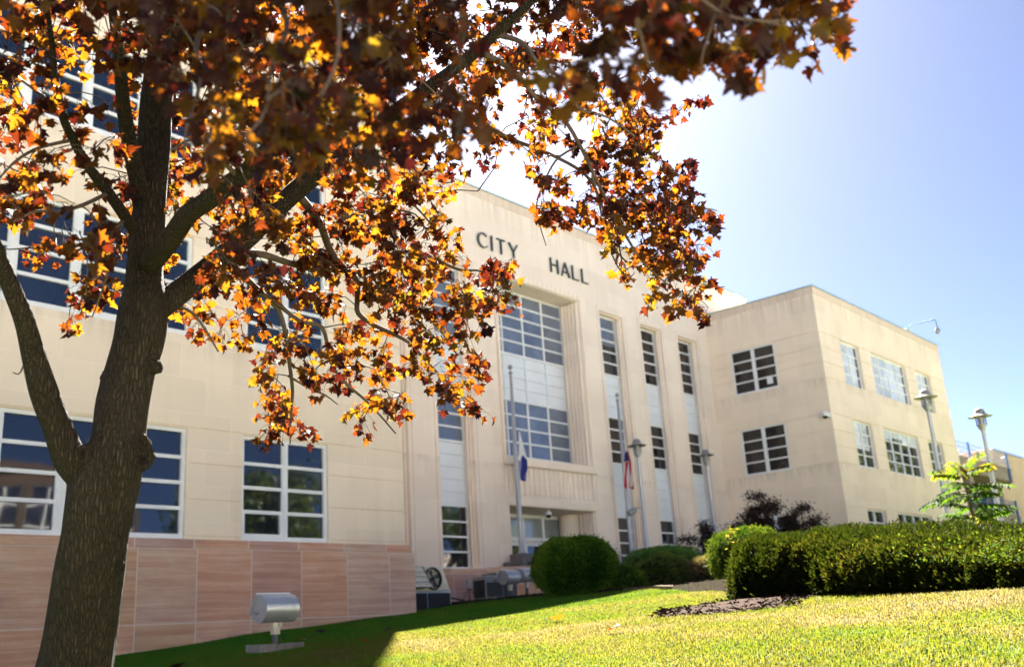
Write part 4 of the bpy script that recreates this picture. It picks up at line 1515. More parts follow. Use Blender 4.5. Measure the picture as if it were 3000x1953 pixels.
# ------------------------------------------------------------------ lamp posts
def lamp(x, y, ztop, label, spot=None, rot=0.0, leanx=0.0):
    z0 = gz(x, y)
    o = thing('lamp_post', label, 'lamp post', (x, y, z0), rot, 'lamp posts along the entrance walk')
    H = ztop - z0
    hz = H - 0.175                   # rim of the hat
    m = MB()
    m.lathe((0, 0, 0), [(.075, -.1), (.075, .5), (.062, .55), (.045, hz - .40), (.05, hz - .36)], 14)
    m.build('pole', M['grey_paint'], o, smooth=True)
    m = MB()
    m.lathe((0, 0, 0), [(.05, hz - .36), (.075, hz - .33), (.10, hz - .25), (.122, hz - .245), (.122, hz - .215), (.0, hz - .215)], 20)
    m.build('collar', M['lamp_metal'], o)
    m = MB()
    for k in range(8):
        a = 6.2832 * k / 8
        m.tube([(.108 * math.cos(a), .108 * math.sin(a), hz - .215), (.118 * math.cos(a), .118 * math.sin(a), hz - .01)], .006, 4)
    for zz in (.05, .10, .155):
        m.tube([(.115 * math.cos(6.2832 * k / 20), .115 * math.sin(6.2832 * k / 20), hz - .215 + zz) for k in range(21)], .0045, 4)
    m.build('cage', M['black'], o)
    m = MB()
    m.lathe((0, 0, 0), [(.055, hz - .214), (.075, hz - .15), (.075, hz - .05), (.06, hz - .012)], 14)
    m.build('globe', M['lamp_glass'], o, smooth=True)
    m = MB()
    m.lathe((0, 0, 0), [(0, hz - .004), (.12, hz - .004), (.265, hz - .04), (.27, hz - .032), (.13, hz + .025), (.125, hz + .06), (.115, hz + .065), (.115, hz + .09), (.095, hz + .135), (.05, hz + .165), (0, hz + .175)], 28)
    m.build('hat', M['hat'], o, smooth=False)
    if spot:
        sz, dx, dy = spot
        m = MB()
        d = Vector((dx, dy, 0))
        p = Vector((0, 0, sz))
        m.tube([p, p + d * .16 + Vector((0, 0, .02)), p + d * .22 + Vector((0, 0, -.03))], .016, 6)
        m.build('spot_bracket', M['lamp_metal'], o)
        m = MB()
        q = p + d * .20 + Vector((0, 0, -.02))
        m.lathe(q, [(0, -.02), (.05, -.015), (.075, .06), (.095, .22), (.10, .26), (.085, .255), (0, .24)], 16, tuple(d * .9 + Vector((0, 0, -.45))))
        m.build('spot_head', M['lamp_metal'], o, smooth=True)
    return o
def mat_lampglass():
    t = NT('lamp_glass')
    t.set((0.62, 0.64, 0.64), 0.15)
    t.b.inputs['Transmission Weight'].default_value = 0.5
    return t.m
M['lamp_glass'] = mat_lampglass()
lamp(23.30, 15.54, 6.60, 'lamp post with a spot head, right beside the striped flag', (2.13, -.75, .66))
lamp(28.1, 16.14, 6.84, 'lamp post with a low spot head, in front of the right end slot windows', (2.05, -.75, .66))
lamp(23.8, 7.62, 6.48, 'tall lamp post with a wide hat in front of the right wing windows')
lamp(24.5, 6.70, 5.93, 'lamp post standing against the open sky, nearest the right edge')

# ------------------------------------------------------------------ flagpoles and flags
def flagpole(x, y, zb, zt, label):
    o = thing('flagpole', label, 'flagpole', (x, y, zb), 0, 'flagpoles beside the entrance')
    H = zt - zb
    m = MB()
    m.box(-.52, .52, -.40, .40, 0.002, .14)
    m.box(-.30, .30, -.28, .28, .142, .40)
    m.build('pedestal', M['stepstone'], o, bevel=.015)
    m = MB()
    m.lathe((0, 0, 0), [(.14, .402), (.14, .46), (.095, .50), (.088, .8), (.080, H * .5), (.045, H - .32), (.0, H - .31)], 16)
    m.build('pole', M['grey_paint'], o, smooth=True)
    m = MB()
    m.lathe((0, 0, H - .315), [(.02, 0), (.085, .01), (.085, .035), (.025, .045), (.02, .16)], 14)
    m.build('truck', M['lamp_metal'], o)
    m = MB()
    m.lathe((0, 0, H - .085), [(.085 * math.sin(R_(180 * k / 10)), -.085 * math.cos(R_(180 * k / 10))) for k in range(11)], 16)
    m.build('ball', M['lamp_metal'], o, smooth=True)
    m = MB()
    m.tube([(.10, -.03, .9), (.075, -.02, H * .5), (.06, -.02, H - .31)], .007, 4)
    m.build('halyard', M['cam_white'], o)
    return o
flagpole(25.50, 21.98, 3.64, 10.55, 'white flagpole in front of the entrance carrying a limp blue flag')
flagpole(31.90, 21.98, 3.64, 10.40, 'white flagpole right of the entrance carrying a limp striped flag')

def mat_flag(name, stops):
    t = NT(name)
    at = t.n('ShaderNodeAttribute', attribute_name='hue')
    r = t.n('ShaderNodeValToRGB')
    r.color_ramp.interpolation = 'CONSTANT'
    e = r.color_ramp.elements
    while len(e) < len(stops):
        e.new(.5)
    for i, (p, c) in enumerate(stops):
        e[i].position = p
        e[i].color = (*c, 1)
    t.l(at.outputs['Fac'], r.inputs[0])
    t.set(r.outputs[0], .8, 0, .2)
    return t.m
def limp_flag(name, x, y, ztop, zbot, wfun, mat, cfun, label, cat, right=1.0, both=False):
    """cloth hanging in vertical folds from the halyard; u runs across the gathered cloth"""
    nu, nv = 49, 40
    V, hue = [], []
    for j in range(nv):
        t = j / (nv - 1)
        w = wfun(t)
        for i in range(nu):
            u = i / (nu - 1)
            xx = (u - (0.5 if both else 0)) * w * right
            yy = (.075 * math.sin(u * 15 + 1.3 * t) + .03 * math.sin(u * 31 + 2)) * min(1, w * 3.2) - .10
            z = ztop - (ztop - zbot) * t - (.16 * abs(u - .4) * (1 - t) + .10 * math.sin(u * 9) * t * .5)
            V.append((xx, yy, z - ztop))
            hue.append(cfun(u, t))
    L, S = [], []
    for j in range(nv - 1):
        for i in range(nu - 1):
            a = j * nu + i
            L += [a, a + 1, a + nu + 1, a + nu]
            S.append(4)
    o = fast_mesh(name, V, L, S, mat, None, {'hue': hue}, True)
    o.location = (x, y, ztop)
    return tag(o, label, cat)
M['flag_us'] = mat_flag('striped_flag_cloth', [(0, (.36, .015, .03)), (.34, (.60, .58, .57)), (.67, (.02, .03, .12))])
M['flag_blue'] = mat_flag('blue_white_flag_cloth', [(0, (.022, .04, .22)), (.34, (.78, .78, .80)), (.67, (.05, .09, .40))])
def us(u, t):
    if t < .26 and u < .45:
        return .9
    return .1 if int((u * 9.0 + t * 2.2)) % 2 == 0 else .5
limp_flag('limp_flag', 31.98, 21.93, 8.05, 6.62, lambda t: .20 + .34 * min(1, t * 1.6) - .06 * t, M['flag_us'], us, 'limp red and white striped flag with a navy corner on the right flagpole', 'flag', both=True)
def bl(u, t):
    return .5 if t < .55 + .05 * math.sin(u * 20) else (.1 if (u * 7 + t * 3) % 2.4 > .3 else .9)
limp_flag('limp_flag', 25.57, 21.93, 8.18, 6.50, lambda t: .05 + .27 * min(1, t * 1.7) - .12 * max(0, t - .75) * 4, M['flag_blue'], bl, 'limp flag, white above and deep blue below, on the left flagpole', 'flag')

# ------------------------------------------------------------------ security cameras
def wall_cam(x, y, z, nx, ny, label, arm=0.2):
    o = thing('security_camera', label, 'security camera', (x, y, z), math.atan2(ny, nx))
    m = MB()
    m.box(0.002, .10, -.12, .12, -.10, .14)
    m.box(.10, arm, -.06, .06, .0, .10)
    m.build('bracket', M['cam_white'], o, bevel=.012)
    m = MB()
    m.lathe((arm + .12, 0, -.02), [(0, .17), (.10, .15), (.135, .08), (.135, -.02), (.12, -.03)], 18)
    m.build('housing', M['cam_white'], o, smooth=True)
    m = MB()
    m.lathe((arm + .12, 0, -.05), [(.115, 0), (.10, -.06), (.05, -.105), (0, -.115)], 16)
    m.build('dome', M['black'], o, smooth=True)
    return o
wall_cam(40.6, 17.15, 9.60, -1, 0, 'white dome camera on the front corner of the right wing')
wall_cam(14.92, 17.0, 9.60, 0, -1, 'white dome camera on the left wing wall half behind the maple leaves')
wall_cam(56.7, 17.2, 9.55, 1, 0, 'small dome camera on the far right edge of the right wing', .35)
o = thing('dome_camera', 'white dome camera hanging from the entrance porch ceiling', 'security camera', (28.0, 22.75, 5.72))
m = MB()
m.lathe((0, 0, 0), [(.03, 0), (.03, -.08), (.10, -.10), (.12, -.17), (.115, -.2)], 16)
m.build('housing', M['cam_white'], o, smooth=True)
m = MB()
m.lathe((0, 0, -.2), [(.11, 0), (.09, -.08), (0, -.12)], 16)
m.build('dome', M['black'], o, smooth=True)
o = thing('roof_camera', 'camera hanging from a green pipe arm above the right wing roof', 'security camera', (52.9, 17.2, 15.53))
m = MB()
m.tube([(0, 0, 0), (0, 0, .40), (0, -.06, .46), (0, -1.42, .44), (0, -1.5, .40), (0, -1.5, .1)], .038, 8)
m.build('pipe_arm', M['copper'], o)
m = MB()
m.lathe((0, -1.5, -.2), [(0, -.16), (.10, -.12), (.14, -.02), (.12, .10), (.05, .22), (.04, .32)], 14)
m.build('camera_head', M['acgrey'], o, smooth=True)
o = thing('roof_vent', 'small pale vent cap beside the roof camera arm', 'vent', (53.6, 17.5, 15.5))
m = MB()
m.lathe((0, 0, 0), [(.13, 0), (.13, .3), (.2, .32), (.17, .5), (0, .58)], 14)
m.build('cap', M['beige'], o, smooth=True)

o = thing('window_notice', 'small pale notice in the upper courtyard window of the right wing', 'notice', (40.663, 19.62, 11.55))
m = MB()
m.box(-.012, -.004, -.14, .14, 0, .36)
m.build('sheet', M['panel'], o)

# ------------------------------------------------------------------ parking deck beyond the right wing
def parking_deck():
    o = thing('parking_deck', 'grey concrete parking deck with blue railing posts and a beige stair tower', 'building', (74, 19, 2.5))
    o.location = (0, 0, 0)
    def rounded(x0, x1, y0, y1, r):
        pts = [(x0, y0)]
        for k in range(9):
            a = R_(-90 + 90 * k / 8)
            pts.append((x1 - r + r * math.cos(a), y0 + r + r * math.sin(a)))
        pts += [(x1, y1), (x0, y1)]
        return pts
    X0, X1, Y0, Y1 = 58.5, 74.6, 18.75, 44
    for zb, zt in ((9.15, 10.05), (5.75, 6.85)):
        m = MB()
        m.prism(rounded(X0, X1, Y0, Y1, 1.6), zb, zt)
        m.build('deck', M['pale_concrete'], o, bevel=.05)
        m = MB()
        m.prism(rounded(X0, X1 + .03, Y0 - .03, Y1, 1.6), zt - .12, zt + .02)
        m.build('deck_edge', M['pale_concrete'], o)
        r = MB()
        pts = rounded(X0, X1 - .05, Y0 + .05, Y1, 1.55)[:-2] + [(X1 - .05, Y0 + 12)]
        for hz in (.30, .62, .95):
            r.tube([(x, y, zt + hz) for x, y in pts], .022, 5)
        x = X0
        while x < X1 - 1.6:
            r.tube([(x, Y0 + .05, zt), (x, Y0 + .05, zt + .95)], .016, 4)
            x += .32
        r.build('railing', M['lamp_metal'] if zb > 8 else M['blue'], o)
        for x, y in ((60.5, Y0 - .08), (64.5, Y0 - .08), (68.5, Y0 - .08), (72.4, Y0 - .08), (74.7, Y0 + 1.8), (74.72, Y0 + 4.5)):
            p = MB()
            p.box(x - .06, x + .06, y - .05, y + .05, zb - .05, zt + 1.0)
            p.build('railing_post', M['blue'], o)
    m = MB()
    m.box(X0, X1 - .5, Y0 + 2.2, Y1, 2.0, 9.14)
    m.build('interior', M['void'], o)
    for x in (60.5, 66.0, 71.8):
        m = MB()
        m.box(x - .35, x + .35, Y0 + .5, Y0 + 1.2, 1.9, 5.74)
        m.box(x - .35, x + .35, Y0 + .5, Y0 + 1.2, 6.86, 9.14)
        m.build('column', M['pale_concrete'], o)
    m = MB()
    m.box(75.0, 88, 20.2, 34, 1.8, 11.75)
    m.build('stair_tower', M['tower'], o)
    m = MB()
    m.box(74.93, 88.1, 20.1, 34.1, 11.755, 11.9)
    m.build('tower_coping', M['galv'], o)
parking_deck()
# cobra-head street light whose head reaches into the frame at the right edge
o = thing('street_light', 'tall street light whose dark head shows at the right edge above the deck', 'street light', (48.15, 9.45, gz(48.15, 9.45)))
m = MB()
m.tube([(0, 0, 0), (0, 0, 5.3), (-.1, .1, 5.65), (-.5, .5, 5.8), (-1.0, 1.0, 5.82)], [.09, .07, .05, .04, .035], 10)
m.build('pole', M['lamp_metal'], o)
m = MB()
m.lathe((-.95, .95, 5.82), [(0, -.02), (.07, 0), (.13, .2), (.14, .42), (.08, .6), (0, .64)], 12, (-.7, .7, -.08))
m.build('lamp_head', M['black'], o, smooth=True)

# ------------------------------------------------------------------ unseen street: pale pavement, road and fronts added to bounce light onto the facade
M['pavement'] = mat_plain('pale_bounce_pavement', (0.66, 0.62, 0.55), 0.9, 0, 0.12, 1.2, 0.2)  # unseen; kept pale so sunlight bounces onto the shaded facade
M['asphalt'] = mat_plain('pale_bounce_road', (0.32, 0.305, 0.285), 0.95, 0, 0.2, 2.0, 0.3)  # unseen; paler than asphalt to add bounce light on the facade
def strip(name, mat, x0, x1, y0, y1, dz):
    nx, ny = 60, max(2, int((y1 - y0) / 1.5) + 1)
    xs = [x0 + (x1 - x0) * i / (nx - 1) for i in range(nx)]
    ys = [y0 + (y1 - y0) * i / (ny - 1) for i in range(ny)]
    return struct(grid_sheet(xs, ys, lambda x, y: ROADZ(x, y) + dz).build(name, mat, smooth=True))
def ROADZ(x, y):
    return max(ground_z(x, y), ground_z(x, y)) + 0.03
strip('pavement', M['pavement'], -120, 200, -7.5, -1.6, 0.03)
strip('road', M['asphalt'], -120, 200, -17.0, -7.5, 0.0)
strip('far_pavement', M['pavement'], -120, 200, -24.0, -17.0, 0.03)
M['opp1'] = mat_stone('brown_brick_front', (0.075, 0.05, 0.034), 0.4, 0.14, 0.012)
M['opp2'] = mat_stone('pale_bounce_front', (0.76, 0.70, 0.62), 2.4, 1.2, 0.008)  # pale fronts added out of view to reflect sun onto the facade
def opposite(x0, x1, y, h, mat, cols, rows, label, e=.2):
    z = ground_z((x0 + x1) / 2, y)
    o = thing('street_building', label, 'building', ((x0 + x1) / 2, y, z), 0, 'buildings across the street')
    W = x1 - x0
    m = MB()
    ops = []
    cw, rh = W / cols, (h - 1.2) / rows
    for i in range(cols):
        for j in range(rows):
            ops.append((cw * (i + e), cw * (i + 1 - e), 0.6 + rh * (j + e * .75), 0.6 + rh * (j + 1 - e), .2, False))
    wall(m, (W / 2, 0, 0), (-1, 0, 0), UZ, (0, 1, 0), W, h, ops)
    m.box(-W / 2, W / 2, -14, -.6, 0, h - .01)
    m.build('wall', mat, o)
    for q in ops:
        g = MB()
        g.quad((W / 2 - q[1], -.2, q[2]), (W / 2 - q[0], -.2, q[2]), (W / 2 - q[0], -.2, q[3]), (W / 2 - q[1], -.2, q[3]))
        n = max(3, int((q[1] - q[0]) / 1.1))
        f = MB()
        a, b = W / 2 - q[1], W / 2 - q[0]
        for k in range(n + 1):
            x = a + (b - a) * k / n
            f.box(x - .05, x + .05, -.19, -.10, q[2], q[3])
        nz = max(3, int((q[3] - q[2]) / 1.3))
        for k in range(nz + 1):
            zz = q[2] + (q[3] - q[2]) * k / nz
            f.box(a, b, -.185, -.12, zz - .04, zz + .04)
        w = f.build('window', M['white_metal'], o)
        g.build('pane', M['glass'], w)
    m = MB()
    m.box(-W / 2 - .1, W / 2 + .1, -.3, .15, h, h + .5)
    m.build('parapet', mat, o)
opposite(4, 33, -27, 12.6, M['opp1'], 4, 1, 'brown glass-fronted building across the street, mirrored in the ground floor panes', .03)
opposite(46, 98, -29, 9, M['opp2'], 12, 2, 'unseen long pale building added to bounce light, across the street behind the park trees')
opposite(-40, 4, -28, 10, M['opp2'], 10, 3, 'unseen pale three-storey building added to bounce light, across the street at the far left')

# ------------------------------------------------------------------ trees across the street (seen in the panes)
def park_tree(x, y, H, W, seed, label):
    z = gz(x, y)
    o = thing('park_tree', label, 'tree', (x, y, z), 0, 'trees across the street')
    r = random.Random(seed)
    m = MB()
    m.tube([(0, 0, -.1), (.05, 0, H * .2), (.1, .05, H * .45), (0, .1, H * .75)], [W * .055, W * .045, W * .03, W * .01], 9)
    cl = []
    for k in range(26):
        a, u = r.uniform(0, 6.28), r.uniform(0.22, 1.0)
        rr = W * .5 * math.sqrt(max(.05, 1 - (abs(u - .55) / .5) ** 2)) * r.uniform(.45, 1.0)
        p = Vector((math.cos(a) * rr, math.sin(a) * rr, H * u * .95))
        cl.append(p)
        m.tube([(.05, .05, max(H * .18, p.z - rr * .9)), p * .6 + Vector((0, 0, p.z * .32)), p], [W * .014, W * .009, W * .004], 5)
    m.build('trunk', M['bark'], o)
    n = 9000
    c = np.array([tuple(p) for p in cl])
    pos = c[nrng.integers(0, len(c), n)] + nrng.normal(size=(n, 3)) * W * .085
    leaf_cards('crown', pos, unit(n), unit(n) + np.array([0, 0, -.4]), W * .055, W * .036, M['farleaf'], o, nrng.random(n))
for k, (x, y, H, W) in enumerate(((36.8, -19, 13.0, 9), (42.5, -23, 7.5, 6), (64, -20, 13, 11), (76, -22, 11, 9), (121, -16, 22, 21), (141, -18, 24, 22), (163, -20, 26, 22))):
    park_tree(x, y, H, W, 50 + k, ['broad green park tree across the street, mirrored in the double window', 'lower green park tree across the street beside the broad one', 'tall green park tree across the street, mirrored in the slot window', 'green park tree across the street, right of the tall one', 'very tall park tree facing the right wing, nearest of three', 'very tall park tree facing the right wing, middle of three', 'very tall park tree facing the right wing, farthest of three'][k])
# maple skeleton: world coordinates (x, y, z, radius); sprays in centimetres with their leaf count
TRUNK=[[2.119,4.7,0.95,0.27],[2.149,4.7,1.1,0.225],[2.189,4.7,1.3,0.185],[2.259,4.7,1.566,0.1683],[2.247,4.605,1.943,0.1539],[2.24,4.566,2.113,0.1498],[2.247,4.536,2.3,0.1543],[2.265,4.506,2.459,0.1492],[2.298,4.487,2.59,0.1262],[2.316,4.492,2.778,0.1189],[2.35,4.498,2.957,0.1183],[2.376,4.482,3.099,0.1204],[2.395,4.486,3.284,0.1178],[2.405,4.514,3.479,0.0915],[2.424,4.541,3.72,0.0879],[2.442,4.566,3.97,0.0841],[2.463,4.594,4.273,0.086],[2.469,4.597,4.529,0.0873],[2.499,4.597,4.801,0.085],[2.531,4.574,5.118,0.0885],[2.556,4.575,5.575,0.0787],[2.587,4.613,6.286,0.0631],[2.593,4.588,7.019,0.0435]]
LIMBS=[[[2.215,4.551,2.349,0.0482],[2.112,4.551,2.47,0.0733],[2.026,4.543,2.637,0.0666],[1.949,4.531,2.787,0.0632],[1.873,4.498,2.948,0.0518],[1.798,4.442,3.084,0.045],[1.711,4.402,3.218,0.0399],[1.623,4.365,3.349,0.0364],[1.47,4.28,3.571,0.0311],[1.31,4.178,3.85,0.0246],[1.165,4.041,4.165,0.017]],[[2.422,4.522,3.244,0.0697],[2.498,4.478,3.321,0.0686],[2.609,4.457,3.434,0.0628],[2.701,4.432,3.534,0.0601],[2.789,4.395,3.633,0.0591],[2.915,4.346,3.77,0.0583],[3.033,4.294,3.929,0.0574],[3.124,4.211,4.053,0.056],[3.217,4.129,4.17,0.0546],[3.267,3.945,4.267,0.0464],[3.3,3.719,4.327,0.0417],[3.339,3.479,4.399,0.0373],[3.375,3.248,4.458,0.0338],[3.406,3.02,4.525,0.0305],[3.384,2.877,4.544,0.0281],[3.328,2.618,4.549,0.022],[3.279,2.336,4.588,0.0162],[3.186,1.971,4.572,0.0091]],[[2.367,4.393,3.49,0.0604],[2.342,4.158,3.539,0.0519],[2.303,3.942,3.585,0.0486],[2.301,3.779,3.595,0.046],[2.296,3.617,3.609,0.0435],[2.301,3.439,3.635,0.0379],[2.271,3.219,3.664,0.0323],[2.216,2.954,3.68,0.0265],[2.182,2.733,3.725,0.0229],[2.15,2.508,3.772,0.0181],[2.108,2.304,3.798,0.0137],[2.1,2.11,3.891,0.0097]],[[2.407,4.567,3.881,0.0543],[2.315,4.47,3.975,0.0444],[2.214,4.371,4.098,0.0401],[2.096,4.22,4.203,0.0338],[1.986,4.057,4.313,0.0279],[1.872,3.904,4.411,0.0222],[1.72,3.702,4.537,0.0167],[1.572,3.487,4.683,0.0101]],[[2.404,4.579,3.689,0.0359],[2.27,4.474,3.733,0.0296],[2.122,4.377,3.796,0.027],[2.005,4.324,3.859,0.0248],[1.861,4.219,3.932,0.0217],[1.738,4.093,3.994,0.0186],[1.652,3.983,4.102,0.0152],[1.571,3.864,4.216,0.0119],[1.464,3.746,4.393,0.0072]],[[2.502,4.594,4.801,0.058],[2.295,3.958,4.614,0.0431],[2.006,3.193,4.22,0.0333],[1.652,2.388,3.726,0.0239],[1.433,1.834,3.393,0.0168],[1.39,1.488,3.207,0.0124],[1.424,1.193,3.066,0.0083],[1.653,1.079,3.08,0.006]]]
BRANCHES=[[[3.406,3.02,4.525,0.0197],[3.611,2.967,4.469,0.0137],[3.79,2.958,4.383,0.0121],[3.97,2.946,4.302,0.0114],[4.061,2.91,4.149,0.0104],[4.145,2.882,3.995,0.0095],[4.229,2.864,3.821,0.0085],[4.324,2.827,3.661,0.0076],[4.442,2.768,3.489,0.0057],[4.582,2.677,3.334,0.0038]],[[3.384,2.877,4.544,0.0176],[3.405,2.748,4.423,0.0121],[3.421,2.632,4.286,0.0101],[3.507,2.581,4.178,0.0085],[3.594,2.526,4.076,0.0076],[3.768,2.493,4.056,0.006],[3.877,2.414,3.948,0.0043]],[[3.339,3.479,4.399,0.0168],[3.709,3.502,4.454,0.0138],[4.09,3.396,4.416,0.0122],[4.245,3.271,4.291,0.0102],[4.401,3.14,4.181,0.0092],[4.508,3.091,4.014,0.0071],[4.609,3.093,3.756,0.0061],[4.698,3.046,3.633,0.0041]],[[4.061,2.91,4.149,0.0066],[4.063,3.086,4.111,0.0058],[4.108,3.24,4.011,0.0049],[4.204,3.339,3.9,0.004],[4.266,3.339,3.744,0.003]],[[4.145,2.882,3.995,0.0066],[4.289,2.948,3.836,0.0058],[4.427,3.017,3.685,0.0049],[4.572,3.063,3.565,0.004],[4.63,3.011,3.532,0.003]],[[3.124,4.211,4.053,0.0251],[3.421,4.361,4.02,0.0244],[3.622,4.504,3.896,0.0231],[3.745,4.539,3.858,0.0214],[3.867,4.588,3.79,0.0196],[3.896,4.6,3.69,0.0174],[3.926,4.604,3.607,0.0163],[4.067,4.621,3.559,0.0144],[4.262,4.593,3.474,0.0123],[4.344,4.535,3.393,0.0101],[4.417,4.49,3.304,0.009],[4.522,4.422,3.184,0.0067],[4.654,4.342,3.025,0.0045]],[[2.701,4.432,3.534,0.0237],[2.911,4.469,3.686,0.0228],[3.037,4.459,3.737,0.0212],[3.386,4.514,3.778,0.0204],[3.648,4.521,3.795,0.0168],[4.065,4.616,3.922,0.0146],[4.361,4.652,4.138,0.0129],[4.522,4.613,4.164,0.0119],[4.654,4.627,4.148,0.0109],[4.767,4.526,4.078,0.0097],[4.964,4.463,4.065,0.0073],[5.099,4.364,3.937,0.0049]],[[2.789,4.395,3.633,0.0221],[3.03,4.543,3.572,0.0193],[3.245,4.62,3.558,0.017],[3.349,4.678,3.516,0.0153],[3.4,4.702,3.333,0.0132],[3.473,4.751,3.219,0.0123],[3.538,4.828,3.06,0.0103],[3.563,4.869,2.906,0.0062],[3.596,4.896,2.767,0.0041]],[[3.485,4.768,3.15,0.0082],[3.604,4.738,3.087,0.0072],[3.699,4.662,3.01,0.0052],[3.746,4.623,2.976,0.0031]],[[3.245,4.62,3.558,0.014],[3.459,4.646,3.48,0.0133],[3.628,4.627,3.441,0.0125],[3.722,4.688,3.244,0.0105],[3.836,4.682,3.143,0.0095],[3.965,4.649,3.062,0.0086],[4.05,4.599,2.955,0.0064],[4.143,4.549,2.826,0.0043]],[[3.867,4.588,3.79,0.012],[4.134,4.598,3.79,0.0112],[4.353,4.542,3.702,0.0091],[4.574,4.516,3.545,0.0069],[4.66,4.48,3.407,0.0046]],[[3.267,3.945,4.267,0.0193],[3.478,4.173,4.282,0.0183],[3.659,4.261,4.328,0.0158],[3.841,4.341,4.391,0.0152],[4.14,4.407,4.534,0.0125],[4.407,4.422,4.522,0.0094],[4.598,4.345,4.553,0.006],[4.692,4.238,4.544,0.0048]],[[3.841,4.341,4.391,0.0098],[4.079,4.378,4.406,0.009],[4.256,4.375,4.31,0.0068],[4.34,4.339,4.173,0.0057],[4.386,4.327,4.084,0.0034]],[[3.407,4.377,4.021,0.0122],[3.522,4.409,4.008,0.0114],[3.571,4.322,4.072,0.0103],[3.694,4.307,4.141,0.0095],[3.854,4.266,4.173,0.0075],[4.037,4.214,4.168,0.0054],[4.136,4.169,4.016,0.0033]],[[2.122,4.377,3.796,0.0118],[1.972,4.294,3.659,0.0097],[1.861,4.291,3.599,0.0079],[1.753,4.278,3.555,0.0062],[1.649,4.276,3.475,0.0038]],[[2.27,4.474,3.733,0.0105],[2.192,4.453,3.629,0.0077],[2.202,4.494,3.516,0.0068],[2.187,4.513,3.337,0.0051],[2.177,4.583,3.211,0.0034]],[[1.861,4.219,3.932,0.0096],[1.719,4.188,3.835,0.0078],[1.621,4.189,3.734,0.0061],[1.538,4.178,3.62,0.0044]],[[1.738,4.093,3.994,0.0093],[1.597,4.011,4.006,0.0075],[1.464,3.935,3.985,0.0058],[1.359,3.909,3.961,0.0042]],[[2.521,4.451,3.319,0.0123],[2.649,4.467,3.312,0.009],[2.712,4.434,3.222,0.0072],[2.781,4.41,3.097,0.0045]],[[1.652,2.388,3.726,0.0114],[1.5,2.097,3.351,0.008],[1.3,1.845,3.012,0.0052],[1.191,1.743,2.81,0.0032],[1.133,1.708,2.687,0.0019]],[[1.433,1.834,3.393,0.0093],[1.312,1.641,3.074,0.0058],[1.232,1.518,2.849,0.0038],[1.172,1.491,2.711,0.0022]],[[2.006,3.193,4.22,0.0145],[1.6,2.668,3.602,0.0094],[1.366,2.326,3.195,0.006],[1.237,2.117,2.927,0.0036],[1.194,2.069,2.795,0.0022]],[[1.424,1.193,3.066,0.0053],[1.539,1.099,2.977,0.0046],[1.625,1.028,2.912,0.0038],[1.711,1.016,2.893,0.0031],[1.777,1.049,2.83,0.002]],[[1.653,1.079,3.08,0.0048],[1.848,1.019,3.063,0.0041],[2.02,0.977,3.066,0.0034],[2.098,0.9,3.035,0.0026],[2.161,0.829,3.029,0.0017]],[[2.02,0.977,3.066,0.0026],[2.025,1.013,2.977,0.0022],[2.026,1.042,2.912,0.0013]],[[2.304,3.521,3.624,0.0138],[2.096,3.361,3.626,0.0101],[1.918,3.277,3.563,0.0069],[1.822,3.262,3.493,0.004]],[[4.315,2.91,3.852,0.0058],[4.432,2.951,3.814,0.0049],[4.495,2.993,3.738,0.005],[4.557,3.046,3.642,0.0045],[4.58,3.048,3.578,0.004],[4.608,3.026,3.554,0.0035],[4.637,2.987,3.565,0.0025]],[[4.576,3.049,3.587,0.004],[4.601,3.04,3.544,0.0035],[4.635,3.007,3.527,0.0025]],[[1.85,4.489,2.991,0.0047],[1.829,4.514,2.851,0.0039],[1.804,4.536,2.864,0.0023]]]
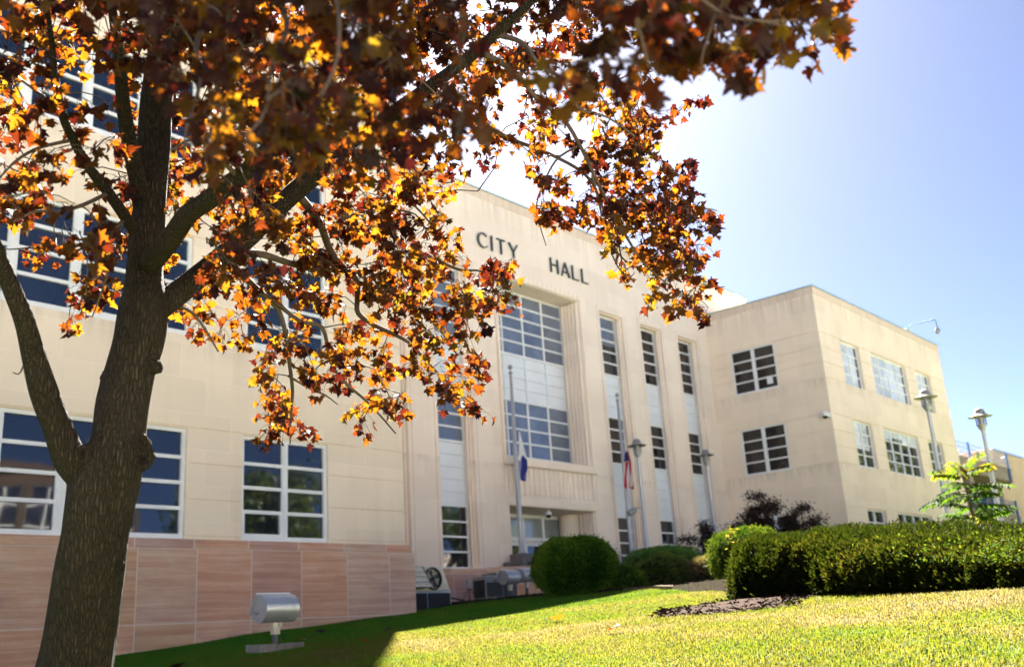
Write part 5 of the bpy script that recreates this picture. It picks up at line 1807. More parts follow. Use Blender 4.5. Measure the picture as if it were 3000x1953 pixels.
SPRAYS="168,450,466,13 107,297,363,9 146,386,426,13 152,387,435,10 169,397,453,12 159,380,441,14 169,372,432,11 143,307,396,14 126,273,366,12 213,425,487,9 131,247,352,11 262,467,526,12 114,211,328,12 278,484,545,11 188,307,408,12 177,299,403,14 276,450,529,9 280,475,531,14 276,468,540,11 244,412,482,8 171,285,395,10 217,332,436,8 189,293,411,8 244,369,470,12 222,338,439,10 198,297,404,10 196,294,403,8 258,385,493,14 211,294,420,11 305,443,538,14 252,337,448,10 316,415,525,12 249,329,444,12 259,351,467,13 295,379,494,9 151,178,330,9 172,215,352,8 286,346,477,10 295,347,482,10 254,317,455,12 135,152,304,11 232,267,415,8 228,267,408,8 412,418,572,8 171,178,341,9 311,316,467,13 309,328,486,10 321,327,478,10 378,385,547,9 391,392,545,12 412,391,563,11 392,390,561,14 363,352,507,14 362,347,522,11 364,350,508,12 350,347,513,11 384,385,537,9 329,314,488,8 354,330,493,13 382,341,527,13 333,303,473,8 377,332,509,13 348,314,485,13 353,290,473,11 441,360,554,12 394,321,509,14 438,375,557,9 334,282,469,11 425,327,535,13 406,307,504,10 369,280,473,14 359,268,480,13 422,336,544,14 477,330,566,13 400,285,510,11 505,361,600,13 418,289,516,11 366,272,477,8 385,268,485,13 461,310,541,9 503,336,567,9 510,349,572,8 372,236,467,11 453,310,542,14 396,243,469,14 394,236,465,13 176,108,308,10 364,208,436,14 391,228,458,8 232,126,338,9 222,119,333,8 239,119,342,12 247,119,343,8 258,118,355,8 242,108,335,11 241,98,336,8 252,97,340,12 265,105,349,11 259,89,332,9 160,419,437,8 158,420,434,13 177,435,453,14 172,425,440,10 164,409,428,10 187,415,447,13 191,452,468,10 155,327,395,12 183,383,421,10 219,427,471,14 163,314,385,9 201,388,445,10 245,459,493,13 190,365,429,10 250,437,494,11 188,346,411,11 192,345,413,9 276,488,527,11 168,304,389,14 188,305,399,13 288,464,514,12 216,348,423,12 187,310,397,9 187,318,406,12 119,189,314,14 211,324,419,11 227,356,434,11 290,454,501,13 251,396,463,14 197,291,386,9 291,460,507,10 254,383,457,12 288,409,481,13 206,301,406,14 311,427,512,11 301,398,499,8 226,291,402,8 164,208,340,10 195,264,378,13 234,300,419,13 266,329,438,12 292,362,463,9 152,182,318,10 236,278,399,11 267,327,434,9 230,285,410,9 320,363,486,9 161,186,326,10 183,201,343,8 185,208,343,11 338,349,491,11 368,388,515,10 228,241,387,8 394,401,529,12 412,425,549,11 166,178,324,11 390,371,524,12 362,355,500,10 424,412,560,12 331,332,476,9 333,336,477,14 339,320,477,14 334,320,468,11 334,315,459,9 342,321,463,10 348,312,469,9 336,314,470,9 154,140,301,9 383,340,503,10 386,315,478,11 417,360,524,9 400,345,503,10 357,287,453,14 349,276,444,10 409,329,502,12 501,383,565,14 480,377,550,13 500,366,563,12 419,292,493,10 415,300,494,13 439,328,510,8 395,277,478,11 409,288,487,10 473,322,538,10 364,239,449,10 461,313,522,13 182,118,307,9 186,116,307,11 207,112,307,12 406,230,453,12 173,101,295,10 206,110,308,14 256,125,334,9 211,104,311,12 246,111,333,9 234,105,316,8 263,105,338,11 229,90,310,12 274,98,329,14 276,98,341,12 178,491,455,14 137,369,392,13 163,388,399,14 173,428,432,14 196,445,452,12 254,511,491,11 172,344,391,9 167,308,372,8 265,508,504,9 224,442,458,8 132,233,322,10 225,369,432,10 236,395,449,8 141,232,330,11 235,373,430,14 207,345,401,12 188,289,375,10 301,473,497,12 207,307,384,11 266,395,445,9 127,199,308,10 129,179,296,8 210,303,394,9 277,393,462,10 309,441,492,11 240,345,413,13 127,174,295,8 125,167,288,14 258,347,435,8 306,414,470,10 281,379,450,14 285,348,446,14 352,422,505,13 229,281,382,10 335,402,483,9 249,309,400,11 183,225,337,8 254,295,405,9 170,187,322,13 426,434,545,10 428,442,545,10 165,179,312,13 416,413,521,11 445,451,548,8 392,396,496,13 327,314,434,14 393,392,507,9 346,327,464,14 421,383,504,13 446,418,538,11 408,373,504,8 390,343,483,14 446,399,529,14 349,306,451,14 417,343,489,10 483,398,554,9 404,352,481,10 396,334,484,12 410,338,494,14 418,339,499,9 381,328,468,10 451,360,523,13 167,127,288,14 374,262,432,12 503,352,525,14 470,344,523,12 448,313,489,10 370,240,418,13 353,211,411,8 180,110,288,14 406,241,441,8 376,212,424,13 253,132,335,8 219,103,304,13 195,516,455,9 181,472,435,11 162,400,396,11 282,567,515,10 192,402,407,12 284,557,497,12 266,503,471,10 289,518,490,9 297,528,507,12 303,543,519,12 277,506,478,14 291,522,496,10 284,508,483,12 198,336,383,9 130,210,300,8 154,251,335,9 223,340,400,10 233,349,394,12 221,334,391,8 222,332,396,8 315,475,477,14 232,349,405,8 183,283,356,14 222,315,379,11 244,346,410,12 249,361,420,9 311,429,455,13 287,416,443,11 286,394,444,12 209,300,374,13 295,390,435,10 156,198,312,8 310,394,458,10 262,344,405,10 238,320,394,11 176,234,335,8 158,188,304,14 252,317,402,8 173,211,315,14 219,247,358,14 309,359,442,10 249,293,380,12 318,360,439,11 292,324,421,9 370,399,480,8 355,366,450,11 187,200,322,11 410,409,494,10 355,359,459,13 172,166,297,9 421,376,474,10 453,418,510,14 443,419,520,9 387,340,465,11 415,391,490,12 467,427,531,9 362,329,451,13 384,333,453,12 452,397,514,13 483,384,523,14 477,372,495,13 395,303,444,11 492,365,500,11 512,377,520,9 476,336,483,9 400,304,439,10 372,255,410,8 469,309,471,14 475,289,462,12 391,247,422,9 446,280,458,13 418,259,433,10 503,314,490,11 524,295,485,13 452,236,442,10 179,490,419,10 180,463,417,8 160,404,386,13 191,428,407,14 183,376,375,10 285,532,470,13 266,509,459,9 288,513,462,10 279,511,454,9 282,515,458,12 295,534,475,10 236,401,411,10 180,295,340,10 123,204,285,9 209,325,361,8 258,400,421,13 246,375,395,10 205,313,362,11 155,241,318,11 225,317,373,9 328,463,459,13 224,318,371,11 278,406,429,8 157,215,306,9 250,343,395,11 137,188,285,14 198,269,335,9 207,281,349,9 323,419,447,14 295,378,409,10 149,191,289,9 283,367,414,14 186,232,323,10 221,274,347,8 287,361,407,13 242,299,370,10 266,317,377,9 362,419,461,9 188,207,316,12 350,392,436,12 171,188,302,12 334,365,427,13 355,364,438,8 361,372,434,14 349,373,428,13 418,430,484,13 176,186,300,10 333,317,399,12 378,384,442,11 332,319,407,13 452,402,487,12 160,148,281,11 403,354,440,9 453,392,482,12 477,409,492,12 356,303,406,9 416,324,432,11 440,337,461,12 397,311,425,14 446,326,449,14 412,282,416,13 425,282,435,11 530,325,484,8 470,296,443,10 517,316,477,10 443,274,421,10 418,254,419,14 413,259,412,10 416,258,408,10 474,293,438,9 461,290,444,10 458,272,440,11 171,441,376,14 176,449,391,10 171,411,367,14 168,394,372,14 182,391,375,9 212,466,401,9 259,518,447,10 220,449,393,11 275,519,440,11 280,549,464,9 295,579,463,13 305,533,452,8 294,514,452,9 269,482,423,14 287,513,446,14 289,462,437,14 200,331,355,11 283,451,432,12 242,362,373,8 142,211,292,12 267,386,388,12 284,396,398,10 233,324,365,9 280,407,412,12 376,511,464,10 361,466,445,10 370,494,463,13 323,426,436,8 354,481,450,8 347,424,428,8 371,454,440,8 332,419,434,11 301,360,393,9 279,346,382,13 235,263,339,14 321,357,399,9 273,308,367,9 310,348,396,9 404,430,443,13 432,451,473,11 418,432,454,14 356,377,413,8 382,388,421,12 379,368,422,14 416,424,452,12 426,402,442,8 360,336,411,13 374,298,393,8 453,341,427,11 412,312,407,13 458,322,431,8 458,316,438,14 423,269,403,11 420,270,408,14 460,304,420,14 420,269,398,9 475,271,416,11 493,281,424,9 423,254,385,8 470,284,427,11 494,270,430,9 185,485,379,8 149,379,332,8 191,484,382,12 188,464,374,14 167,373,338,8 206,433,369,11 307,584,444,10 276,539,425,11 280,501,426,12 318,559,453,12 286,461,402,11 244,405,382,13 259,438,383,9 287,438,406,8 307,476,407,11 271,398,375,11 275,412,393,10 278,435,404,10 371,512,444,11 255,372,371,14 309,444,414,13 240,346,350,8 300,430,391,9 320,463,422,11 353,488,444,9 311,432,408,10 368,500,448,13 329,427,402,14 384,510,442,10 391,505,441,11 351,437,414,9 324,398,400,11 393,472,436,9 392,489,444,9 361,401,409,14 410,456,434,8 401,464,447,10 411,455,444,10 353,404,405,10 386,417,426,8 387,403,423,8 382,402,422,13 414,440,427,11 389,425,417,12 428,425,431,12 434,420,442,8 397,390,407,11 406,317,386,12 447,341,407,11 433,331,399,13 409,295,386,8 405,312,385,12 423,299,389,11 455,308,400,10 463,331,405,9 423,274,383,12 409,263,375,11 468,306,403,10 457,291,395,9 481,312,405,9 477,312,421,9 456,291,391,14 446,277,395,12 437,265,379,12 456,267,384,10 422,249,369,14 490,300,406,10 494,283,416,12 458,264,387,11 472,286,397,12 445,249,389,9 503,276,404,14 474,251,382,13 446,253,373,10 444,249,374,12 491,255,388,8 195,453,352,14 221,481,368,11 221,472,366,10 209,422,347,14 198,408,344,8 268,508,398,12 305,541,418,8 222,363,332,10 252,389,347,11 263,406,368,12 218,322,331,11 275,385,355,9 247,346,348,12 378,514,431,10 240,346,346,11 379,515,433,11 345,469,399,13 351,467,408,12 338,403,385,13 340,406,387,8 376,458,401,13 326,403,383,9 408,467,429,14 357,399,391,14 410,468,419,9 391,434,409,14 352,385,380,11 371,406,395,8 361,379,389,14 414,436,407,12 371,368,375,9 410,401,407,9 445,419,416,10 446,331,397,8 468,316,390,11 419,293,371,8 404,268,365,10 430,287,366,14 460,303,387,9 433,272,364,8 449,266,365,9 466,281,368,10 472,275,374,14 483,285,383,11 487,299,392,12 487,263,368,10 484,277,375,12 441,237,357,10 477,273,383,10 193,471,356,13 230,502,360,10 178,381,326,14 278,544,398,12 189,390,327,10 310,557,399,11 244,401,333,12 249,399,335,8 220,343,317,11 315,486,378,8 266,409,353,14 301,428,356,10 300,419,356,11 385,527,399,12 305,442,367,14 333,435,379,11 330,447,375,10 351,450,383,14 334,437,380,13 374,468,395,11 377,470,389,11 347,440,380,13 339,429,373,14 415,464,408,12 363,425,366,12 381,428,389,13 393,438,378,11 366,433,379,13 373,422,378,14 406,446,384,8 368,388,367,11 359,385,371,10 399,417,387,11 438,453,392,14 406,431,384,12 383,375,364,8 449,438,409,11 438,435,397,12 402,415,391,12 512,471,416,11 417,399,369,13 455,427,400,9 500,445,408,12 467,415,386,10 496,438,414,11 503,449,412,10 488,418,402,9 494,428,403,8 520,436,422,8 488,321,370,13 460,297,369,12 502,305,375,10 451,267,355,12 506,296,379,12 459,280,355,10 481,291,365,14 439,252,343,9 501,281,365,12 464,262,345,8 238,515,349,10 229,491,343,10 250,500,355,13 286,507,359,10 294,503,357,12 325,536,376,14 291,478,361,13 361,545,387,9 367,552,391,9 300,446,352,10 336,499,361,12 315,432,350,9 307,443,339,9 380,492,377,14 321,421,348,11 343,448,361,10 371,468,364,14 375,475,373,14 394,437,357,9 367,409,360,14 391,448,373,14 352,397,343,10 403,446,377,8 429,461,387,9 415,433,365,10 377,406,349,12 393,411,363,9 445,451,381,8 391,399,345,9 396,401,347,8 394,386,343,14 438,447,370,12 414,393,364,9 386,361,339,10 392,376,352,9 471,426,380,8 501,454,383,12 406,382,354,9 510,466,396,13 487,419,383,12 531,450,388,9 468,279,331,10 427,267,323,13 459,251,321,8 489,268,348,13 513,292,347,8 483,279,339,13 246,547,346,11 325,547,358,9 338,537,353,11 331,512,356,8 323,485,337,14 351,490,341,14 351,478,342,12 357,476,352,11 336,450,328,12 403,483,358,14 402,492,358,11 337,422,321,13 367,436,338,14 423,486,361,10 389,406,338,12 417,457,354,12 431,447,346,10 395,403,334,10 403,396,333,10 492,447,367,13 393,371,320,14 462,435,362,10 417,398,346,11 365,527,338,10 324,466,320,10 388,499,344,10 342,443,310,10 390,472,320,9 396,493,342,12 352,423,318,8 418,510,345,10 420,471,331,12 361,429,314,14 416,469,338,12 430,490,335,10 427,449,331,14 436,483,334,9 421,445,328,12 407,414,312,13 493,449,340,13 506,469,335,14 453,439,332,8 499,457,346,14 351,508,321,11 334,470,294,8 369,528,316,13 402,542,313,12 377,513,312,14 344,442,302,10 346,432,303,13 419,479,313,9 423,504,309,13 426,462,311,9 424,452,304,12 398,393,290,14 492,452,307,8 427,399,308,10 474,452,308,12 347,499,284,8 388,551,302,9 328,453,287,8 350,490,285,14 355,465,281,13 423,500,294,13 379,415,281,13 123,349,415,11 134,354,430,9 108,293,379,12 181,464,507,14 150,360,428,8 192,467,519,13 129,334,408,11 128,304,388,9 150,333,425,8 195,431,504,9 181,422,475,10 162,342,436,9 175,383,456,14 135,296,387,9 158,339,435,13 148,313,411,10 176,350,445,8 187,357,459,9 165,327,419,9 175,340,431,10 172,323,430,12 187,371,467,10 221,413,492,12 229,438,507,14 173,307,423,14 167,302,417,10 188,349,452,13 259,460,545,10 142,249,367,10 265,487,562,12 179,324,423,12 255,450,529,12 183,301,423,9 216,348,460,12 274,451,540,14 249,413,519,12 237,405,511,14 194,333,441,10 199,340,444,10 178,304,422,12 273,458,545,12 251,389,502,11 220,342,462,11 263,402,517,12 157,237,375,12 279,430,539,13 193,285,411,14 294,464,562,13 213,336,457,13 148,204,350,11 224,328,448,11 121,170,317,10 130,185,335,13 234,309,454,10 327,424,569,14 198,270,417,14 157,208,354,12 159,212,361,10 244,310,456,14 153,183,343,9 277,345,484,10 183,215,379,13 234,282,439,10 178,217,370,12 253,315,461,14 349,388,541,11 171,195,353,13 306,352,505,14 135,151,312,9 135,152,317,9 331,344,520,13 346,354,531,14 155,165,335,11 166,179,343,11 235,248,422,8 276,296,461,9 260,273,444,9 339,320,515,11 388,368,552,10 400,378,578,12 386,377,572,8 328,317,493,10 314,304,480,14 395,381,579,8 318,304,495,8 375,372,562,9 384,363,555,9 154,148,328,13 393,349,562,12 411,381,574,13 354,315,518,13 346,305,514,8 387,339,543,8 363,323,522,13 391,338,543,13 444,412,604,8 390,362,569,13 440,389,610,11 366,327,529,11 366,330,533,8 453,413,611,8 319,284,488,14 404,370,578,9 361,324,527,14 343,283,483,8 464,399,612,10 371,304,509,8 369,303,522,13 346,279,485,13 469,382,607,9 406,348,561,8 360,306,517,10 399,335,554,13 421,360,570,14 380,315,534,11 409,347,559,13 380,305,526,8 351,286,504,11 362,304,505,14 369,286,515,14 460,361,591,9 476,352,601,13 383,301,529,10 469,358,608,13 407,314,549,11 421,325,551,12 336,264,485,10 411,322,545,8 358,281,506,14 387,299,518,10 467,373,602,8 388,287,522,12 407,313,533,12 368,290,500,12 437,319,563,10 368,260,487,8 400,293,537,11 456,337,574,14 388,275,515,9 453,334,584,14 374,265,502,9 394,285,513,8 428,312,550,8 465,343,584,13 412,292,533,9 378,244,481,12 149,96,296,10 465,315,566,9 400,265,512,10 399,238,503,8 358,217,472,9 357,224,466,9 404,240,495,13 155,92,297,10 362,207,466,8 360,207,462,9 361,205,458,13 168,94,302,14 238,117,352,10 228,112,346,10 212,98,323,14 222,94,329,10 259,99,349,12 246,85,339,9 176,470,536,13 121,349,433,8 177,471,521,11 175,462,519,10 109,285,382,11 179,452,510,13 126,332,422,10 117,274,386,11 123,285,389,8 196,454,535,14 200,427,518,13 128,278,395,8 180,371,474,9 170,362,466,14 144,307,421,12 258,494,592,10 165,328,446,14 178,341,449,10 142,281,403,9 134,263,385,14 127,234,368,8 121,213,356,11 204,378,490,10 213,377,497,14 124,216,354,14 143,242,382,14 177,285,427,14 211,353,473,13 175,299,433,11 252,414,542,11 261,449,565,8 172,292,423,14 224,342,485,11 169,268,406,8 150,224,368,8 177,276,422,8 208,308,448,13 186,290,436,13 227,340,489,13 221,306,453,11 151,219,376,8 277,402,537,14 213,313,453,10 251,369,520,9 121,171,328,11 168,224,378,11 136,179,344,11 150,204,367,8 228,291,449,10 247,334,487,14 324,399,571,10 286,345,521,11 316,388,566,11 142,166,339,9 230,283,456,10 171,202,374,8 207,243,423,9 278,343,516,12 177,199,375,9 206,236,410,13 238,272,445,14 209,241,423,9 292,317,501,8 308,349,522,13 147,170,344,9 367,371,580,11 192,197,387,11 260,277,459,8 340,360,549,9 271,287,475,13 320,325,519,9 280,296,477,13 151,159,334,14 350,349,549,13 384,366,584,11 415,404,619,10 359,359,555,10 421,398,622,13 437,410,632,12 357,348,553,11 384,365,572,11 136,128,309,12 355,348,546,12 438,388,611,9 381,340,568,11 414,359,597,10 444,387,617,10 354,307,521,9 420,373,599,8 172,156,352,11 373,341,554,9 427,378,602,10 394,356,577,9 334,291,516,14 314,285,506,12 318,289,507,13 442,374,618,10 361,300,540,13 422,347,584,10 325,277,503,9 387,325,570,12 456,386,634,9 344,287,516,12 369,299,536,9 403,339,578,14 440,365,616,14 344,268,507,14 417,310,577,9 368,285,517,12 397,309,552,11 345,260,508,11 368,286,530,10 163,125,327,14 490,358,638,10 469,337,623,11 381,277,522,14 391,283,531,14 486,348,630,11 394,272,541,9 464,324,594,13 408,294,565,10 487,345,621,8 462,322,605,13 493,341,633,14 388,243,521,13 154,99,308,8 388,229,501,11 182,110,325,14 240,125,373,10 398,213,505,9 224,113,347,12 228,101,346,13 261,112,366,14 267,99,366,8 108,298,411,13 180,449,540,8 167,443,532,11 125,327,429,10 190,424,532,13 195,437,542,11 165,391,495,8 139,319,434,11 170,378,485,10 149,318,435,11 185,383,507,10 144,316,433,14 176,347,471,10 161,322,453,8 146,292,431,9 225,434,557,9 148,295,433,13 184,326,461,11 229,409,545,8 258,471,591,12 134,250,390,9 137,252,400,13 141,229,378,8 266,446,585,9 226,377,515,8 268,428,564,9 232,397,543,10 200,323,467,14 253,419,551,9 264,451,579,13 269,451,587,10 161,269,425,13 245,378,541,13 211,312,481,8 263,389,556,10 200,301,458,10 239,361,516,12 239,382,541,8 187,280,434,10 245,375,522,10 135,205,368,9 254,371,529,12 280,411,562,10 290,413,571,14 196,272,448,14 251,355,519,8 286,419,584,13 190,280,440,14 236,346,502,14 263,363,543,10 205,286,459,9 246,312,498,10 166,210,386,12 303,393,582,12 145,185,360,8 165,210,387,14 268,355,531,12 171,201,389,14 298,367,561,8 323,396,582,10 179,211,398,12 214,269,445,10 140,175,352,11 225,250,446,14 149,173,351,10 205,234,427,10 135,156,336,9 221,255,449,12 329,343,553,14 390,396,629,10 162,165,363,13 180,189,382,9 256,269,482,12 212,228,420,13 424,423,650,10 343,338,558,13 416,413,665,12 316,297,527,11 347,344,582,9 410,400,628,14 375,354,588,9 334,328,556,8 387,368,598,11 306,299,512,10 404,379,616,12 317,292,520,10 331,306,528,8 310,286,506,14 313,282,524,13 439,383,646,13 440,401,666,12 411,368,614,8 453,396,649,9 316,290,525,9 448,387,662,10 437,350,623,14 451,376,639,8 454,370,660,12 414,331,608,12 428,344,628,12 334,283,519,12 375,300,558,10 446,348,637,12 432,339,616,11 441,338,610,8 381,281,549,11 373,285,554,9 479,356,654,14 440,326,610,14 410,277,569,9 498,336,648,13 477,328,626,11 422,296,575,13 346,235,514,11 511,334,646,13 414,267,556,13 401,269,558,12 436,283,586,10 172,99,321,12 359,199,494,12 227,111,369,9 226,99,360,13 220,87,348,9 131,365,483,13 117,307,430,13 126,283,416,8 143,326,465,8 141,294,439,12 199,421,550,9 197,436,553,13 154,313,463,13 111,214,372,11 121,226,379,12 211,377,535,12 148,239,411,10 255,415,584,14 158,271,431,12 207,341,515,8 122,207,366,11 285,434,602,14 200,315,486,14 139,219,395,10 247,378,557,11 281,422,601,11 259,387,559,14 153,214,393,11 145,213,387,10 113,163,339,8 122,164,349,13 267,343,541,10 204,274,470,9 295,356,567,13 279,345,546,11 321,399,611,10 134,167,357,11 271,323,538,8 223,241,452,13 268,302,523,10 178,202,406,9 230,259,476,9 253,281,497,13 297,313,549,13 358,362,624,9 391,394,660,9 311,310,559,12 312,313,550,10 290,295,527,11 423,412,694,9 348,330,592,9 333,309,569,13 345,336,581,13 299,285,531,11 327,323,561,9 379,325,604,11 427,390,677,11 168,143,365,9 367,326,597,8 417,353,653,10 449,380,687,10 399,322,615,9 463,373,682,8 428,341,629,11 351,288,572,10 418,307,610,11 402,304,598,13 466,365,666,13 388,293,589,8 409,301,596,9 449,304,619,9 352,240,533,13 448,302,637,11 331,203,494,13 376,241,540,8 150,86,316,13 401,217,545,8 403,224,544,12 221,97,368,12 139,351,492,13 137,333,468,11 122,255,416,13 125,247,414,12 167,315,486,13 160,288,458,10 124,205,379,14 189,282,478,12 215,324,515,8 174,269,463,14 135,193,380,8 260,363,567,10 199,275,475,9 303,411,640,13 256,333,559,9 134,169,365,13 319,391,631,12 222,263,492,12 285,358,595,12 250,313,528,8 175,208,414,12 125,143,342,13 305,326,574,13 331,335,604,10 339,320,587,10 303,295,563,12 393,377,672,9 357,340,618,14 420,367,667,11 390,339,653,9 327,297,576,12 400,312,643,9 313,259,549,9 324,266,545,8 397,300,630,14 382,276,606,14 412,292,633,10 182,123,364,10 407,263,606,9 490,325,687,14 371,217,541,9 111,274,438,11 164,366,526,14 120,238,415,13 229,421,610,8 236,438,629,12 206,367,561,10 228,392,592,8 169,291,486,8 259,443,656,10 193,286,499,8 230,365,569,14 157,215,424,11 240,317,555,11 138,187,390,12 289,348,603,12 226,265,504,12 316,346,615,13 289,312,577,13 335,339,620,12 328,344,629,13 411,384,703,14 385,373,700,12 401,349,678,13 375,325,655,13 326,271,574,11 372,285,612,11 446,314,684,9 105,392,483,5 108,389,485,5 110,349,454,5 89,445,504,5 97,456,531,5 137,486,572,5 112,337,448,5 108,445,507,5 81,382,443,5 135,458,529,5 157,463,538,5 83,402,466,5 90,403,466,5 146,434,526,5 124,521,544,5 112,417,472,5 137,486,530,5 117,420,481,5 83,385,434,5 98,347,423,5 82,387,431,5 104,390,438,5 139,458,501,5 143,487,507,5 100,378,429,5 127,497,505,5 156,482,525,5 124,480,504,5 146,429,460,5 130,525,514,5 115,516,484,5 139,454,463,5 100,401,422,5 95,409,424,5 124,423,454,5 99,450,435,5 94,390,407,5 118,477,463,5 92,384,396,5 164,509,493,5 123,471,452,5 107,351,386,5 117,393,394,5 105,394,390,5 132,553,486,5 160,521,475,5 100,408,398,5 102,376,382,5 136,449,426,5 143,429,408,5 91,384,369,5 171,512,465,5 163,529,466,5 170,516,458,5 110,467,419,5 128,396,386,5 125,374,367,5 118,448,396,5 132,409,383,5 122,391,367,5 104,389,365,5 124,358,351,5 120,371,356,5 168,503,420,5 131,374,346,5 137,474,389,5 122,414,366,5 119,511,404,5 120,418,359,5 153,445,381,5 147,524,396,5 99,386,330,5 139,547,413,5 171,463,379,5 166,453,375,5 162,461,374,5 124,408,342,5 135,390,326,5 141,542,391,5 152,482,366,5 154,488,371,5 179,507,377,5 147,431,354,5 119,445,346,5 141,523,367,5 135,495,357,5 129,438,325,5 125,400,313,5 117,459,337,5 108,445,330,5 166,480,351,5"
KNOTS=[((2.103, 4.451, 2.501), (-0.812, -0.571, -0.185), 0.04, 0.035), ((2.363, 4.371, 2.503), (0.218, -0.938, -0.086), 0.065, 0.045), ((2.353, 4.358, 2.557), (0.186, -0.917, 0.122), 0.05, 0.035), ((2.244, 4.574, 2.888), (-0.935, 0.505, 0.057), 0.05, 0.04), ((2.415, 4.362, 2.946), (0.411, -0.896, -0.145), 0.032, 0.04), ((2.27, 4.474, 3.073), (-0.927, -0.398, -0.269), 0.035, 0.03), ((2.324, 4.458, 1.996), (0.48, -0.902, -0.134), 0.03, 0.035)]

# ------------------------------------------------------------------ the maple
def polyspline(pts, sub=4):
    P = np.array(pts, float)
    out = []
    n = len(P)
    for i in range(n - 1):
        p0, p1, p2, p3 = P[max(i - 1, 0)], P[i], P[i + 1], P[min(i + 2, n - 1)]
        for k in range(sub):
            t = k / sub
            out.append(0.5 * ((2 * p1) + (p2 - p0) * t + (2 * p0 - 5 * p1 + 4 * p2 - p3) * t * t + (3 * p1 - p0 - 3 * p2 + p3) * t ** 3))
    out.append(P[-1])
    return np.array(out)
maple = thing('maple_tree', 'purple-leaved maple with a thick forked trunk and backlit amber leaves in the foreground', 'tree', (TRUNK[0][0], TRUNK[0][1], 0.95))
ORG = np.array([TRUNK[0][0], TRUNK[0][1], 0.95])
def limb_mesh(m, pts, seg, rough=0.0, seed=0, sub=4):
    s = polyspline(pts, sub)
    base = len(m.v)
    m.tube([tuple(p[:3] - ORG) for p in s], [max(.0015, float(p[3])) for p in s], seg)
    if rough:
        r = np.random.default_rng(seed)
        ph = r.uniform(0, 6.28, 6)
        for i in range(len(s)):
            c = s[i][:3] - ORG
            for k in range(seg):
                v = np.array(m.v[base + i * seg + k])
                a = 6.2832 * k / seg
                f = 1 + rough * (math.sin(3 * a + ph[0] + i * .12) * .5 + math.sin(5 * a + ph[1] - i * .21) * .35 + math.sin(2 * a + i * .45 + ph[2]) * .5 + math.sin(9 * a + ph[3] + i * .1) * .25)
                m.v[base + i * seg + k] = tuple(c + (v - c) * f)
    return s
SK = []                                   # skeleton points that twigs may grow from
m = MB()
s = limb_mesh(m, TRUNK, 36, 0.045, 5, 6)
m.build('trunk', M['bark'], maple, smooth=True)
SK += [p for p in s if p[2] > 3.3]
# knots and old pruning scars on the trunk
def knot(p, d, r, out):
    k = MB()
    p, d = Vector(p) - Vector(ORG), Vector(d).normalized()
    k.lathe(p - d * .03, [(r * 1.25, -.02), (r * 1.1, out * .55), (r * .98, out * .9), (r * .72, out), (r * .5, out * .72), (r * .3, out * .45), (0, out * .4)], 16, tuple(d))
    v = [(x + rng.uniform(-1, 1) * r * .10, y + rng.uniform(-1, 1) * r * .10, z + rng.uniform(-1, 1) * r * .12) for x, y, z in k.v]
    k.v = v
    return k.build('knot', M['bark'], maple, smooth=True)
for p, d, r, out in KNOTS:
    knot(p, d, r, out)
for i, l in enumerate(LIMBS):
    m = MB()
    s = limb_mesh(m, l, 18, 0.03, 20 + i, 5)
    m.build('limb', M['bark'], maple, smooth=True)
    SK += list(s[4:])
m = MB()
for i, b in enumerate(BRANCHES):
    bb = [list(q) for q in b]
    for q in bb[1:-1]:
        for c in range(3):
            q[c] += rng.uniform(-.025, .025)
    s = limb_mesh(m, bb, 8, 0, 0, 4)
    SK += list(s)
SK = np.array(SK)
sp = np.array([[float(v) for v in q.split(',')] for q in SPRAYS.split()])
C = sp[:, :3] / 100.0
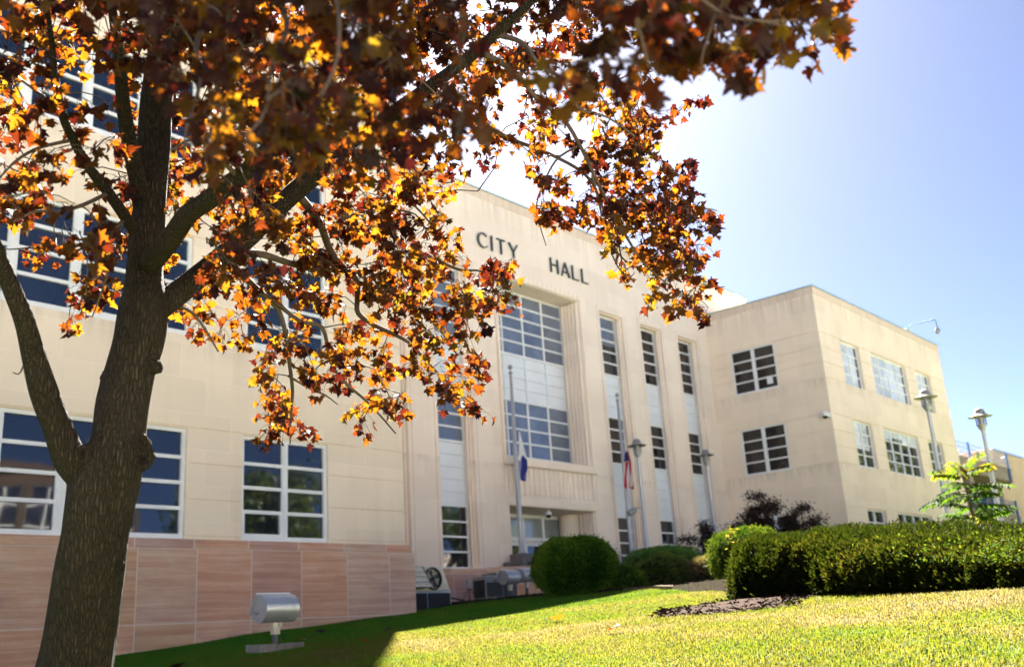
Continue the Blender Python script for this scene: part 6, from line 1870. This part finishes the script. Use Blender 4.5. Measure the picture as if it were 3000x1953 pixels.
# twigs: each spray hangs on a bent twig from the nearest part of the skeleton (or an earlier twig)
nodes = SK[:, :3].copy()
pars = [None] * len(SK)
dist0 = ((C[:, None, :] - nodes[None]) ** 2).sum(2).min(1) if len(C) < 6000 else np.zeros(len(C))
order = np.argsort(dist0)
node_arr = np.zeros((len(SK) + len(C) * 3, 3))
node_arr[:len(SK)] = nodes
cnt = len(SK)
LP, LT, LN, LS, LH = [], [], [], [], []
for idx in order:
    c = C[idx]
    q = node_arr[:cnt]
    d = ((q - c) ** 2)
    # prefer starting points above the spray
    d = d.sum(1) + np.where(q[:, 2] < c[2] - .05, .03, 0.0)
    k = int(d.argmin())
    a = node_arr[k].copy()
    L = float(np.linalg.norm(c - a))
    j = nrng.normal(size=3) * L * .10
    m1 = a + (c - a) * .35 + j + np.array([0, 0, L * .10])
    m2 = a + (c - a) * .72 + j * .6 + np.array([0, 0, L * .08])
    r0 = min(.012, .0028 + L * .006)
    m.tube([a - ORG, m1 - ORG, m2 - ORG, c - ORG], [r0, r0 * .8, r0 * .6, .0016], 5, caps=False)
    node_arr[cnt:cnt + 3] = (m1, m2, c)
    cnt += 3
    n = int(sp[idx, 3])
    out = c - a
    out = out / max(1e-6, np.linalg.norm(out))
    tone = nrng.random()
    for i in range(n):
        t = nrng.uniform(0, .24)
        b = c - out * t * min(1.0, L / .35) if L > .08 else c
        dirn = out * .5 + nrng.normal(size=3) * .7 + np.array([0, 0, .05])
        dirn /= np.linalg.norm(dirn)
        pl = nrng.uniform(.035, .085)
        e1 = b + dirn * pl * .6 + np.array([0, 0, -.01])
        e2 = b + dirn * pl + np.array([0, 0, -.035])
        m.tube([b - ORG, e1 - ORG, e2 - ORG], [.0016, .0013, .0012], 3, caps=False)
        tp = dirn * .55 + np.array([0, 0, -1.0]) + nrng.normal(size=3) * .38
        LP.append(e2 - ORG)
        LT.append(tp)
        nn = nrng.normal(size=3) + np.array([-.25, -.30, .55])
        LN.append(nn)
        LS.append(nrng.uniform(.6, 1.3))
        dk = .42 if nrng.random() < .27 else 1.0  # random leaves darkened in hue to stand for self-shaded ones
        LH.append(dk * np.clip((tone * .5 + nrng.random() * .5 + .05) * (1.1 if c[0] < 4.9 else .70) * (.68 if c[2] > 4.9 else 1.0), 0, 1))  # upper leaves darker too, crown shade put into the hue
m.build('branchwork', M['twig'], maple, smooth=True)
# the five-lobed leaf, in its own plane: x across, y along the midrib
half = [(0.0, 0.0), (.10, -.10), (.26, -.17), (.44, -.11), (.60, -.08), (.50, .05), (.45, .13), (.60, .19), (.74, .32), (.92, .50), (.66, .53), (.54, .49), (.41, .50), (.43, .64), (.50, .77), (.31, .79), (.18, .86), (.0, 1.10)]
outl = half + [(-x, y) for x, y in reversed(half[1:-1])]
OUT = np.array(outl)
K = len(OUT)
cen = np.array([[0.0, .26]])
LV2 = np.concatenate([OUT, cen])
LP, LT, LN, LS, LH = map(np.array, (LP, LT, LN, LS, LH))
N = len(LP)
t = LT / np.linalg.norm(LT, axis=1, keepdims=True)
n = LN - t * (LN * t).sum(1, keepdims=True)
n /= np.linalg.norm(n, axis=1, keepdims=True)
s = np.cross(t, n)
size = 0.0445 * LS
fold = nrng.uniform(.1, 1.3, N)
droop = nrng.uniform(.1, 1.3, N)
curl = nrng.normal(0, .4, N)
x2, y2 = LV2[:, 0][None], LV2[:, 1][None]
zz = fold[:, None] * np.abs(x2) * .55 - droop[:, None] * (y2 - .2) ** 2 * .55 + curl[:, None] * x2 * y2 + .05 * np.sin(x2 * 9 + y2 * 7 + LH[:, None] * 20)
V = LP[:, None] + (s[:, None] * x2[..., None] + t[:, None] * y2[..., None] + n[:, None] * zz[..., None]) * size[:, None, None]
b = np.arange(N)[:, None, None] * (K + 1)
tri = np.array([[i, (i + 1) % K, K] for i in range(K)])[None]
loops = (b + tri).ravel()
M['maple_leaf'] = mat_leaf('maple_leaves', [(0.0, (0.010, 0.005, 0.007)), (0.4, (0.015, 0.006, 0.006)), (0.75, (0.022, 0.010, 0.005)), (1.0, (0.030, 0.018, 0.006))],
                           [(0.0, (0.03, 0.004, 0.004)), (0.22, (0.08, 0.008, 0.003)), (0.38, (0.24, 0.045, 0.004)), (0.6, (0.36, 0.115, 0.005)), (0.85, (0.40, 0.175, 0.007)), (1.0, (0.34, 0.20, 0.010))], 0.36, 0.52, 0.16)
fast_mesh('crown', V.reshape(-1, 3), loops, np.full(N * K, 3), M['maple_leaf'], maple, {'hue': np.repeat(LH, K + 1)})
# a few fallen leaves on the lawn
def fallen(x, y, rot, label, hue):
    P = [(p[0] * .11, p[1] * .11, .012 + .02 * abs(p[0])) for p in LV2]
    o = fast_mesh('fallen_leaf', P, np.array([[i, (i + 1) % K, K] for i in range(K)]).ravel(), np.full(K, 3), M['maple_leaf'], None, {'hue': [hue] * (K + 1)})
    o.location = (x, y, gz(x, y) + .045)
    o.rotation_euler = (.35, .2, rot)
    tag(o, label, 'leaf', 'fallen leaves on the lawn')
fallen(7.6, 8.9, 1.0, 'orange fallen leaf on the shaded grass right of the near floodlight', .8)
fallen(5.9, 10.0, 2.6, 'dark fallen leaf on the shaded grass left of the near floodlight', .1)
fallen(9.05, 10.25, 4.0, 'dark fallen leaf on the sunlit grass near the shadow corner', .2)
fallen(8.6, 11.4, .4, 'amber fallen leaf on the shaded grass beside the shadow edge', .7)
fallen(10.2, 13.1, 5.1, 'dark fallen leaf on the shaded grass nearest the pink base', .15)
fallen(9.4, 7.6, 2.2, 'orange fallen leaf on the sunlit grass left of the bare patch', .6)
fallen(7.4, 5.4, 3.3, 'brown fallen leaf on the sunlit grass in the near foreground', .3)
